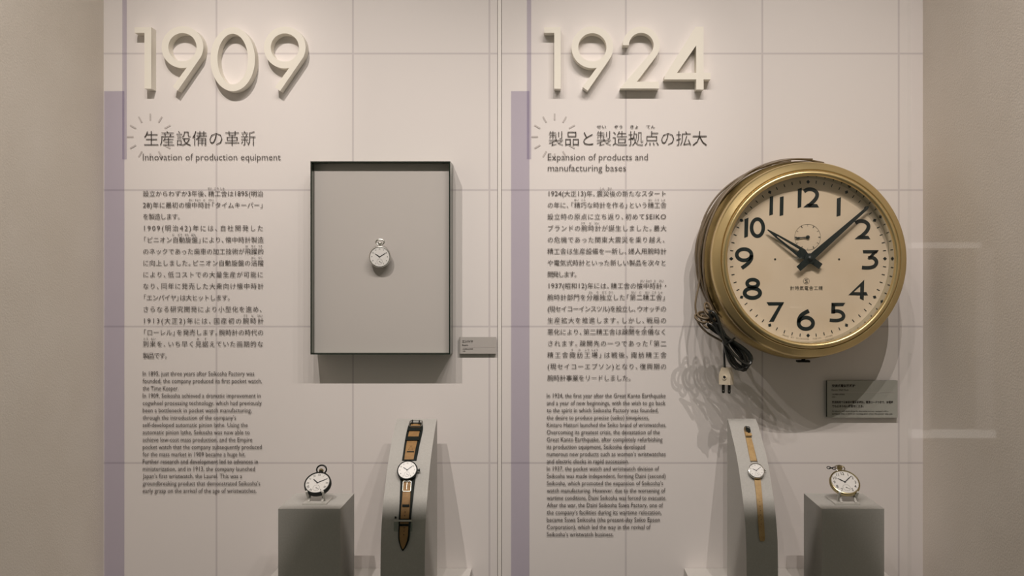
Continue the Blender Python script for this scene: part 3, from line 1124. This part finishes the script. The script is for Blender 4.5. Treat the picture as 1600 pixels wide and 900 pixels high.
# right: slim watch on a pale tan strap
px, py = 1180.6, 734.0
h, d, n = on_curve(py + 2)
T = 0.0075
mtx = frame(SP(px, py + 4, 0.0025), n + Vector((0, -0.12, 0.0)), (-0.10, 0, 1))
w2 = empty('wristwatch', mtx, 'slim steel wristwatch on a narrow pale tan strap, on the right curved stand', 'wristwatch')
watch_head(w2, 0.0162, T, M['steel'], 'tiny', False, 305, 58)
Cm = Matrix.Translation((0.0158, 0.0, T * 0.45)) @ Matrix.Rotation(PI / 2, 4, 'Y')
bm = BM()
lathe(bm, [(0.001, 0), (0.001, 0.001), (0.0021, 0.0012), (0.0021, 0.0033), (0, 0.0035)], 16, Cm)
link('winding_crown', bm, M['steel'], w2, True)
strap_obj('upper_strap', w2, M['leather_pale'], [
    ([(1166.6, 672.5, 4.2), (1168.6, 682, 4.2), (1171.6, 694, 4.6), (1174.2, 706, 4.9), (1177.4, 721, 5.0)], 0.0004, 0.0026)])
strap_obj('lower_strap', w2, M['leather_pale'], [
    ([(1182.4, 742, 5.2), (1184.0, 757, 4.8), (1185.8, 774, 4.6), (1187.2, 792, 4.5), (1188.4, 810, 4.4), (1189.6, 826, 4.4), (1190.4, 840, 4.2), (1190.8, 845.5, 3.2)], 0.0004, 0.0026)])
strap_obj('strap_keeper', w2, M['leather_pale'], [([(1168.8, 679.0, 4.9), (1169.6, 682.8, 4.9)], 0.0026, 0.0044)])
strap_obj('strap_keeper', w2, M['leather_dark'], [([(1169.4, 683.6, 4.4), (1169.8, 685.0, 4.4)], 0.0020, 0.0030)])
strap_obj('strap_end', w2, M['leather_pale'], [([(1164.0, 670.2, 1.6), (1166.0, 678.5, 1.8), (1167.0, 682, 1.8)], 0.0004, 0.0050)])
strap_obj('buckle_plate', w2, M['gunmetal'], [([(1166.4, 670.6, 2.6), (1167.6, 674, 3.4), (1168.6, 677.6, 2.6)], 0.0026, 0.0056)])
wire_frame('end_buckle', w2, rrect(1163.4, 669.2, 1171.4, 677.4, 1.6, 0.2), 0.0008, 0.0046, M['gunmetal'])
wire_frame('buckle_tongue', w2, [(1165.4, 667.2), (1166.6, 671.0)], 0.0006, 0.0036, M['gunmetal'], False)
for q, (xx, e) in enumerate(((1170.4, -1), (1181.0, 1))):
    wire_frame('wire_lug', w2, [(xx, 706 if q == 0 else 704), (xx + 3.4, 723)] if q == 0 else [(1178.6, 704), (1183.2, 722.5)], 0.0006, 0.0018, M['steel'], False)
holes('punched_hole', w2, [(1186.6, 784.5), (1187.2, 791.6), (1187.9, 798.4), (1188.2, 805), (1188.8, 812), (1189.0, 819)], 0.0007, 0.0029, M['hole'])
holes('strap_pin', w2, [(1165.2, 668.4)], 0.0008, 0.0012, M['hole'])


# ------------------------------------------------------------------ pocket watches on the plinths
def pedestal_watch(cx, ch, d, R, T, tilt, name_label, case_m, bezel_m, style, hour, minute, base_px, stand_label):
    top = EYE + (430 - 795) * ZQ / FPX
    nrm = Vector((0, -math.cos(tilt), math.sin(tilt)))
    up = Vector((0, math.sin(tilt), math.cos(tilt)))
    c = Vector((cx, -d, EYE + ch))
    back = c - nrm * (T * 0.8)
    wroot = empty('pocket_watch', frame(back, nrm, up), name_label, 'pocket watch')
    watch_head(wroot, R, T, case_m, style, True, hour, minute, bezel_m)
    # acrylic rest: base plate, sloping back plate and two pegs
    bx = (base_px[0] + base_px[1]) / 2
    bd0 = 0.1965
    X0, X1 = [(q - 860) * (DC - bd0) / FPX for q in base_px]
    rest = empty('watch_rest', Matrix.Translation(((X0 + X1) / 2, -bd0 + 0.02, top)), stand_label, 'watch rest', 'acrylic watch rests')
    inv = rest.matrix_world.inverted()
    hw = (X1 - X0) / 2
    bm = BM()
    box(bm, (-hw, -0.02, 0.0001), (hw, 0.036, 0.0030))
    bevel(bm, 0.0004, 1)
    link('base_plate', bm, M['acrylic'], rest)
    # back plate lies against the watch's back
    xm = Vector((1, 0, 0))
    zb = top + 0.0030
    foot = back + up * ((zb - back.z) / up.z)
    ln = (back.z + up.z * R * 0.55 - zb) / up.z
    fm = rest.matrix_world.inverted() @ frame(Vector((back.x, foot.y, zb)), nrm, up)
    bm = BM()
    h0 = ln - R * 1.25
    pw_ = hw * 0.66
    box(bm, (-pw_, h0, -0.0034), (pw_, ln, -0.0008))
    for e in (-1, 1):
        box(bm, (e * (pw_ - 0.002) - 0.002, 0.0022, -0.0034), (e * (pw_ - 0.002) + 0.002, h0, -0.0008))
    for v in bm.verts:
        v.co = fm @ v.co
    link('back_plate', bm, M['acrylic'], rest)
    for s in (-1, 1):
        ang = math.radians(33) * s
        rim = back + (xm * math.sin(ang) * (R + 0.0024) - up * math.cos(ang) * (R + 0.0024))
        a = rim - nrm * 0.003
        e = rim + nrm * (T * 1.15)
        bm = BM()
        sweep(bm, [inv @ a, inv @ (a * 0.5 + e * 0.5), inv @ e, inv @ (e + nrm * 0.0004)], circ(0.0024, 12), False, None, True, [1, 1, 1, 0.8])
        link('support_peg', bm, M['acrylic'], rest, True)
        bm = BM()
        sweep(bm, [inv @ (a + nrm * 0.0012), inv @ Vector((a.x, a.y + 0.002, zb))], circ(0.0019, 10))
        link('peg_leg', bm, M['acrylic'], rest, True)
    return wroot


wa = pedestal_watch(-0.4650, -0.4145, 0.168, 0.0268, 0.0170, math.radians(49), 'dark-cased pocket watch with roman numerals leaning on the left plinth',
                    M['gunmetal'], M['gunmetal'], 'roman', 312, 62, (472.2, 509.6), 'acrylic rest under the dark pocket watch on the left plinth')
crown(wa, 0.0268, 0.0170, M['old_gold'], 0.0268 * 1.18, 0.0044, 0.0055)
bow(wa, 0.0268, 0.0170, M['gunmetal'], 0.0098, 0.0088, 0.0268 * 1.36, 0.0016, 0.55)
wb = pedestal_watch(0.5880, -0.4130, 0.168, 0.0302, 0.0130, math.radians(50), 'large pocket watch with brass rim and arabic numerals leaning on the right plinth',
                    M['old_gold'], M['old_gold'], 'arabic', 305, 48, (1305.0, 1344.2), 'acrylic rest under the brass-rimmed pocket watch on the right plinth')
crown(wb, 0.0302, 0.0130, M['old_gold'], 0.0302 * 1.17, 0.0052, 0.0078)
bow(wb, 0.0302, 0.0130, M['steel'], 0.0098, 0.0085, 0.0302 * 1.24, 0.0014, -0.15)
# short chain hanging off the ring, lying back to the left
bm = BM()
R, T = 0.0302, 0.0130
for k in range(3):
    cm = Matrix.Translation((-0.0115 - 0.0052 * k, R * 1.24 + 0.0008 * k, T * 0.45)) @ Matrix.Rotation(PI / 2 * (k % 2) + 0.4, 4, 'X')
    pts = [cm @ Vector((0.0040 * math.cos(a), 0.0024 * math.sin(a), 0)) for a in [2 * PI * i / 16 for i in range(16)]]
    sweep(bm, pts, circ(0.0008, 6), True)
link('ring_chain', bm, M['gunmetal'], wb, True)

# ------------------------------------------------------------------ the big electric wall clock
CX, CH = 0.5270, 0.0317
clk = empty('wall_clock', Matrix.Translation((CX, 0, EYE + CH)) @ Matrix.Rotation(PI / 2, 4, 'X'),
            'big round brass electric wall clock with cream dial and cord wound round its case', 'clock')
# local axes: x right, y up, z out of the wall
bm = BM()
lathe(bm, [(0, 0.0006), (0.197, 0.0006), (0.2005, 0.004), (0.2005, 0.012), (0.197, 0.016), (0.2000, 0.020), (0.2065, 0.026), (0.2085, 0.040), (0.2085, 0.072), (0.2060, 0.082), (0.1990, 0.090), (0.1920, 0.099), (0.1900, 0.108), (0.150, 0.108)], 128)
link('clock_case', bm, M['brass_dark'], clk, True)
bm = BM()
lathe(bm, [(0.1880, 0.106), (0.1965, 0.108), (0.1990, 0.112), (0.1996, 0.124), (0.1990, 0.131), (0.1975, 0.1345), (0.1950, 0.1365), (0.1835, 0.1445), (0.1820, 0.1440), (0.1812, 0.1424)], 128)
lathe(bm, [(0.1812, 0.1424), (0.1806, 0.1450), (0.1788, 0.1482), (0.1762, 0.1500), (0.1735, 0.1500), (0.1712, 0.1485), (0.1698, 0.1460), (0.1690, 0.1440)], 128)
link('bezel', bm, M['brass'], clk, True)
ZD = 0.120
bm = BM()
lathe(bm, [(0.1690, 0.1440), (0.1682, 0.136), (0.1672, ZD + 0.0002)], 128)
link('reflector_ring', bm, M['mirror'], clk, True)
bm = BM()
lathe(bm, [(0, ZD), (0.1674, ZD), (0.1674, ZD - 0.004), (0, ZD - 0.004)], 128)
dial = link('clock_dial', bm, M['dial'], clk)
zs = DC - ZD
sD = zs / FPX                      # metres per photo pixel on the dial plane
ox, oy = 1262.6, 404.2             # photo position of the hand arbor
dx0 = (ox - 860) * sD - CX
dy0 = (430 - oy) * sD - CH
Lm = Matrix.Translation((dx0, dy0, 0))


def Z6(x, y):
    return ((1070 + x / 4.0917 - ox) * sD, (oy - (230 + y / 4.0917)) * sD)


def Z7(x, y):
    return ((1070 + x / 3.9139 - ox) * sD, (oy - (410 + y / 3.9139)) * sD)


def smooth2(pts, n=6):
    return [(v.x, v.y) for v in catmull([Vector((*p, 0)) for p in pts], n)]


z0, tk = ZD + 0.0002, 0.0003
S6, S7 = sD / 4.0917, sD / 3.9139


def ring(bm, cx, cy, rx, ry, wd, Zf, Sf):
    n = 40
    a = [Zf(cx + (rx + wd / 2) * math.cos(2 * PI * i / n), cy + (ry + wd / 2) * math.sin(2 * PI * i / n)) for i in range(n)]
    b_ = [Zf(cx + (rx - wd / 2) * math.cos(2 * PI * i / n), cy + (ry - wd / 2) * math.sin(2 * PI * i / n)) for i in range(n)]
    prism(bm, [a, b_], z0, z0 + tk, Lm)


def pl(bm, Zf, *qs):
    for q in qs:
        poly(bm, [Zf(*p) for p in q][::-1], z0, tk, Lm)


def st(bm, Zf, Sf, wd, pts):
    stroke(bm, smooth2([Zf(*p) for p in pts]), wd * Sf, z0, tk, Lm)


def two(bm, ax, ay):
    st(bm, Z6, S6, 24, [(x + ax, y + ay) for x, y in [(762, 283), (780, 272), (803, 269), (826, 275), (843, 291), (845, 312), (834, 334), (812, 357), (790, 376)]])
    pl(bm, Z6, [(x + ax, y + ay) for x, y in [(757, 385), (784, 361), (845, 364), (858, 385)]])


def numeral(n):
    bm = BM()
    if n == 11:
        pl(bm, Z6, [(543, 318), (565, 312), (563, 430), (540, 437)], [(608, 319), (632, 313), (629, 434), (606, 440)])
    elif n == 12:
        pl(bm, Z6, [(722, 268), (748, 259), (744, 382), (721, 390)])
        two(bm, 0, 0)
    elif n == 1:
        pl(bm, Z6, [(972, 328), (998, 319), (995, 437), (970, 444)])
    elif n == 2:
        two(bm, 328, 203)
    elif n == 10:
        pl(bm, Z6, [(382, 460), (407, 450), (403, 571), (380, 580)])
        ring(bm, 464, 514, 37.5, 54.5, 23, Z6, S6)
    elif n == 9:
        ring(bm, 379, 687, 47, 36, 23, Z6, S6)
        st(bm, Z6, S6, 24, [(426.5, 690), (424, 713), (410, 736), (390, 754), (364, 773)])
    elif n == 3:
        pl(bm, Z6, [(1137, 658), (1239, 658), (1226, 679), (1140, 679)], [(1206, 668), (1239, 658), (1196, 706), (1166, 712)])
        st(bm, Z6, S6, 23, [(1172, 708), (1200, 706), (1220, 720), (1225, 740), (1212, 760), (1188, 769), (1160, 771), (1132, 769)])
    elif n == 8:
        ring(bm, 415, 128, 34, 23, 22, Z7, S7)
        ring(bm, 413, 187, 47, 30, 24, Z7, S7)
    elif n == 7:
        pl(bm, Z7, [(500, 243), (607, 243), (598, 262), (512, 264)], [(575, 262), (602, 252), (543, 363), (515, 363)])
    elif n == 6:
        ring(bm, 740, 372, 44, 35, 23, Z7, S7)
        st(bm, Z7, S7, 24, [(696, 368), (700, 344), (714, 322), (734, 308), (758, 296)])
    elif n == 5:
        pl(bm, Z7, [(897, 247), (981, 247), (968, 267), (899, 269)], [(897, 247), (920, 262), (919, 312), (895, 312)])
        st(bm, Z7, S7, 21, [(900, 304), (930, 297), (958, 306), (971, 326), (962, 345), (938, 354), (912, 355), (886, 353)])
    elif n == 4:
        prism(bm, [[Z7(*p) for p in [(1097, 106), (1094, 232), (1070, 222), (1071, 202), (1000, 200)]], [Z7(*p) for p in [(1073, 146), (1072, 182), (1033, 181)]]], z0, z0 + tk, Lm)
        pl(bm, Z7, [(1088, 181), (1110, 181), (1120, 202), (1088, 202)])
    link('hour_numeral', bm, M['clock_ink'], dial)


for n_ in range(1, 13):
    numeral(n_)

bm = BM()
rm = 120.0 * sD
for k in range(60):
    a = k * PI / 30
    u = Vector((math.sin(a), math.cos(a)))
    n = Vector((u.y, -u.x))
    e = 1.9 * (1 if k % 5 else 0)
    if k % 5:
        q = [u * (rm - 2.4 * sD) + n * 0.65 * sD, u * (rm + 2.4 * sD) + n * 0.65 * sD, u * (rm + 2.4 * sD) - n * 0.65 * sD, u * (rm - 2.4 * sD) - n * 0.65 * sD]
    else:
        q = [u * (rm - 3.3 * sD), u * rm + n * 2.9 * sD, u * (rm + 3.3 * sD), u * rm - n * 2.9 * sD]
    poly(bm, [(p.x, p.y) for p in q], z0, tk, Lm)
link('minute_marks', bm, M['clock_ink'], dial)

bm = BM()
sc = Z6(785, 575)
rs = 20.4 * sD
Sm = Lm @ Matrix.Translation((sc[0], sc[1], 0))
lathe(bm, [(rs, z0 + tk), (rs - 0.42 * sD, z0 + tk)], 64, Sm)
for k in range(12):
    a = k * PI / 6
    u = Vector((math.sin(a), math.cos(a)))
    wd = 1.3 if k in (1, 3, 5, 7, 9, 11) else 0.45
    stroke(bm, [(u.x * (rs - 3.6 * sD), u.y * (rs - 3.6 * sD)), (u.x * (rs - 0.2 * sD), u.y * (rs - 0.2 * sD))], wd * sD, z0, tk, Sm)
link('seconds_dial', bm, M['dial_line'], dial)
bm = BM()
a = math.radians(265)
u = Vector((math.sin(a), math.cos(a)))
stroke(bm, [(0, 0), (u.x * 12 * sD, u.y * 12 * sD), (u.x * 15 * sD, u.y * 15 * sD), (u.x * 20 * sD, u.y * 20 * sD)], [1.8 * sD, 1.5 * sD, 2.8 * sD, 1.0 * sD], z0 + 0.0022, 0.0006, Sm)
lathe(bm, [(2.8 * sD, z0), (2.8 * sD, z0 + 0.003), (0, z0 + 0.0036)], 20, Sm)
link('seconds_hand', bm, M['clock_ink'], clk)
bm = BM()
lathe(bm, [(4.9 * sD, z0 + tk), (4.45 * sD, z0 + tk)], 40, Lm @ Matrix.Translation((*Z6(777, 856), 0)))
ex, ey = Z6(777, 856)
num_text(bm, 'S', dx0 + ex, dy0 + ey, 8.6 * sD, z0 + tk, 0, 0.012, 1.35)
g = glyphs('計時氣電舎工精', 1.16, 0.004)
gx0, gy0 = Z6(674, 0)[0], Z6(0, 912)[1]
gk = 50.6 * sD / (g[3] - g[2])
put_glyphs(bm, g, lambda v: Vector((dx0 + gx0 + (v.x - g[2]) * gk, dy0 + gy0 + v.y * gk * 1.05, z0 + tk)))
link('maker_mark', bm, M['dial_line'], dial)
bm = BM()
txt = 'MADE BY SEIKOSHA, TOKYO, JAPAN'
for i, chh in enumerate(txt):
    if chh == ' ':
        continue
    a = math.radians(-18.0 + 35.0 * i / (len(txt) - 1))
    r_ = 125.5 * sD
    num_text(bm, chh, dx0 + r_ * math.sin(a), dy0 - r_ * math.cos(a), 3.6 * sD, z0 + tk, a, 0.0)
link('rim_lettering', bm, M['dial_faint'], dial)
for xx in (577, 986):
    q = Z6(xx, 716)
    bm = BM()
    lathe(bm, [(1.5 * sD, z0), (1.5 * sD, z0 + 0.0006), (0, z0 + 0.001)], 16, Lm @ Matrix.Translation((q[0], q[1], 0)))
    link('dial_screw', bm, M['clock_ink'], dial)


def dirpt(ang, r, off):
    a = math.radians(ang)
    u = Vector((math.sin(a), math.cos(a)))
    n = Vector((u.y, -u.x))
    p = u * r + n * off
    return (p.x * sD, p.y * sD)


# hands: the minute hand a plain blade, the hour hand a slotted lance, both with square tails
bm = BM()
zh = ZD + 0.0085
ah, am = 304.6, 48.4
prism(bm, [[dirpt(ah, 79, -0.8), dirpt(ah, 79, 0.8), dirpt(ah, 62, 3.1), dirpt(ah, 14, 8.0), dirpt(ah, 5, 5.0), dirpt(ah, -21.5, 4.9), dirpt(ah, -21.5, -4.9), dirpt(ah, 5, -5.0), dirpt(ah, 14, -8.0), dirpt(ah, 62, -3.1)],
           [dirpt(ah, 61, 0.5), dirpt(ah, 21, 2.9), dirpt(ah, 21, -2.9), dirpt(ah, 61, -0.5)]], zh, zh + 0.0012, Lm)
link('hour_hand', bm, M['clock_ink'], clk)
bm = BM()
zm = ZD + 0.0125
poly(bm, [dirpt(am, 121, -1.7), dirpt(am, 122, 0.6), dirpt(am, 118, 2.3), dirpt(am, 6, 5.2), dirpt(am, -24, 4.6), dirpt(am, -24, -4.6), dirpt(am, 6, -5.2), dirpt(am, 100, -2.4)][::-1], zm, 0.0012, Lm)
lathe(bm, [(8.2 * sD, zh - 0.002), (8.2 * sD, zm + 0.0012), (4.0 * sD, zm + 0.0018), (3.6 * sD, zm + 0.004), (1.5 * sD, zm + 0.0055), (0, zm + 0.0058)], 32, Lm)
lathe(bm, [(2.5 * sD, ZD), (2.5 * sD, zh)], 16, Lm)
link('minute_hand', bm, M['clock_ink'], clk)
bm = BM()
lathe(bm, [(0.1695, 0.1405), (0.150, 0.1430), (0.120, 0.1455), (0.08, 0.1475), (0.04, 0.1485), (0, 0.1488)], 96)
link('dial_glass', bm, glass_mat('clock glass', 0.8), clk, True)
# rest bracket below the case
bm = BM()
bx_ = P(1255, 565.5, 0.062)
box(bm, (bx_.x - CX - 0.0135, -0.2155, 0.055), (bx_.x - CX + 0.0125, -0.2115, 0.070))
box(bm, (bx_.x - CX - 0.003, -0.2115, 0.058), (bx_.x - CX + 0.003, -0.2050, 0.067))
bevel(bm, 0.0006, 1)
link('case_latch', bm, M['hole'], clk)


# the cord: strands round the left of the case, a tied hank and the plug
def ang_pt(th, r, z):
    """th degrees counter-clockwise from twelve"""
    a = math.radians(th)
    return Vector((-r * math.sin(a), r * math.cos(a), z))


def L2(px_, py_, d_):
    """photo pixel at distance d_ -> clock local"""
    p = P(px_, py_, d_)
    return Vector((p.x - CX, p.z - EYE - CH, d_))


random.seed(5)
bm = BM()
CR = 0.2116


def strand(a0, a1, d0, d1, bulge, ph, n=11):
    out = []
    for i in range(n):
        f = i / (n - 1)
        th = a0 + (a1 - a0) * f
        d_ = d0 + (d1 - d0) * f + 0.010 * math.sin(ph + 5.2 * f)
        lift = 0.0008 + bulge * math.sin(PI * f) ** 2 * (0.5 + 0.5 * math.sin(ph * 2 + 7 * f))
        if d_ > 0.084:
            lift -= 0.6 * (d_ - 0.084)
        out.append(ang_pt(th, CR + lift, d_))
    return out


for a0, a1, d0, d1, bl, ph in ((-14, 116, .058, .084, .006, 0.3), (-6, 120, .070, .070, .004, 1.5), (4, 124, .046, .056, .007, 2.6), (14, 112, .036, .066, .005, 3.9),
                               (22, 122, .080, .088, .003, 5.0), (30, 126, .030, .078, .009, 0.9), (40, 118, .064, .040, .005, 2.1), (24, 110, .052, .046, .010, 4.4)):
    sweep(bm, catmull(strand(a0, a1, d0, d1, bl, ph), 6), twin(0.0025), False, (0, 0, 1))
pts = [ang_pt(92, CR + .002, .060), ang_pt(101, CR + .005, .068), L2(1087, 470, .078), L2(1087.5, 488, .082), L2(1091, 504, .086), L2(1104, 519, .092), L2(1122, 530, .098), L2(1136, 538, .102)]
sweep(bm, catmull(pts, 10), twin(0.0024), False, (0, 0, 1))
cordp = link('power_cord', bm, M['cord_brown'], clk, True)
bm = BM()
U = Vector((34, 45)).normalized()
V = Vector((-U.y, U.x))
N = 9
pts = []
random.seed(11)
for k in range(N):
    Lh = random.uniform(48, 60)
    Ll = random.uniform(34, 52)
    wq = random.uniform(5, 11)
    rot = random.uniform(-0.20, 0.22)
    off = random.uniform(-6, 6)
    dd = 0.092 + 0.044 * k / N
    u = Vector((U.x * math.cos(rot) - U.y * math.sin(rot), U.x * math.sin(rot) + U.y * math.cos(rot)))
    v = Vector((-u.y, u.x))
    for i in range(28):
        t = 2 * PI * i / 28
        s_ = math.sin(t)
        wv = wq * (math.sin(2 * t) * 0.75 + 0.35 * math.cos(t))
        q = Vector((1136, 531)) + u * s_ * (Lh if s_ > 0 else Ll) + v * (wv + off * math.cos(t * 0.5) ** 2)
        pts.append(L2(q.x, q.y, dd + 0.006 * math.cos(t) + 0.044 / N * i / 28))
pts.append(L2(1134, 536, .125))
pts += catmull([L2(1132, 541, .122), L2(1131.2, 550, .116), L2(1131.6, 562, .112), L2(1132.4, 576, .110)], 5)
sweep(bm, pts, twin(0.0024), False, (0, 0, 1))
hank = link('cord_hank', bm, M['cord_black'], cordp, True)
bm = BM()
for k in range(1):
    q = [L2(1139 + V.x * 10 * math.cos(a) + U.x * (k - 1) * 2.6 + 3, 536 + V.y * 10 * math.cos(a) + U.y * (k - 1) * 2.6, 0.114 + 0.030 * math.sin(a)) for a in [2 * PI * i / 24 for i in range(24)]]
    sweep(bm, q, twin(0.0016), True, (0, 0, 1))
link('cord_tie', bm, M['cord_black'], cordp, True)
# a few brown ends of loops at the top of the hank
bm = BM()
for cx_, cy_, r_, rot in ((1095, 498, 8, 0.5), (1103, 503, 9, 1.0), (1109, 490, 9, 0.9), (1113, 497, 8, 2.0), (1106, 482, 7, 1.2), (1100, 493, 8, 0.2)):
    q = []
    for i in range(20):
        a = 2 * PI * i / 20
        x, y = r_ * 1.25 * math.cos(a), r_ * 0.62 * math.sin(a)
        q.append(L2(cx_ + x * math.cos(rot) - y * math.sin(rot), cy_ + x * math.sin(rot) + y * math.cos(rot), 0.112 + 0.010 * math.sin(a + rot)))
    sweep(bm, q, twin(0.0024), True, (0, 0, 1))
link('cord_loops', bm, M['cord_brown'], cordp, True)

pc = L2(1134.8, 588, 0.108)
pm = Matrix.Translation(pc) @ Matrix.Rotation(math.radians(-32), 4, 'Y')
bm = BM()
prism(bm, [[(-0.0070, 0.0185), (0.0070, 0.0185), (0.0122, 0.0045), (0.0122, -0.0165), (-0.0122, -0.0165), (-0.0122, 0.0045)]], -0.0095, 0.0095, pm)
bevel(bm, 0.0016, 2)
plug = link('plug', bm, M['plug'], clk, True)
bm = BM()
lathe(bm, [(0.0050, 0.0094), (0.0048, 0.0112), (0.0032, 0.0112), (0.0030, 0.0098)], 24, pm @ Matrix.Translation((0, -0.001, 0)))
lathe(bm, [(0.0118, 0.0094), (0.0118, 0.0094)], 4, pm)
link('screw_boss', bm, M['plug'], plug, True)
bm = BM()
lathe(bm, [(0.0031, 0.0099), (0.0, 0.0099)], 20, pm @ Matrix.Translation((0, -0.001, 0)))
link('screw_hole', bm, M['hole'], plug)
for s in (-1, 1):
    bm = BM()
    prism(bm, [[(s * 0.0064 - 0.0030, -0.016), (s * 0.0064 + 0.0030, -0.016), (s * 0.0064 + 0.0030, -0.0335), (s * 0.0064 + 0.0018, -0.0352), (s * 0.0064 - 0.0018, -0.0352), (s * 0.0064 - 0.0030, -0.0335)],
               arc(s * 0.0064, -0.0300, 0.0010, 0, 2 * PI * 9 / 10, 9)], -0.0008, 0.0008, pm)
    link('prong', bm, M['prong'], plug)
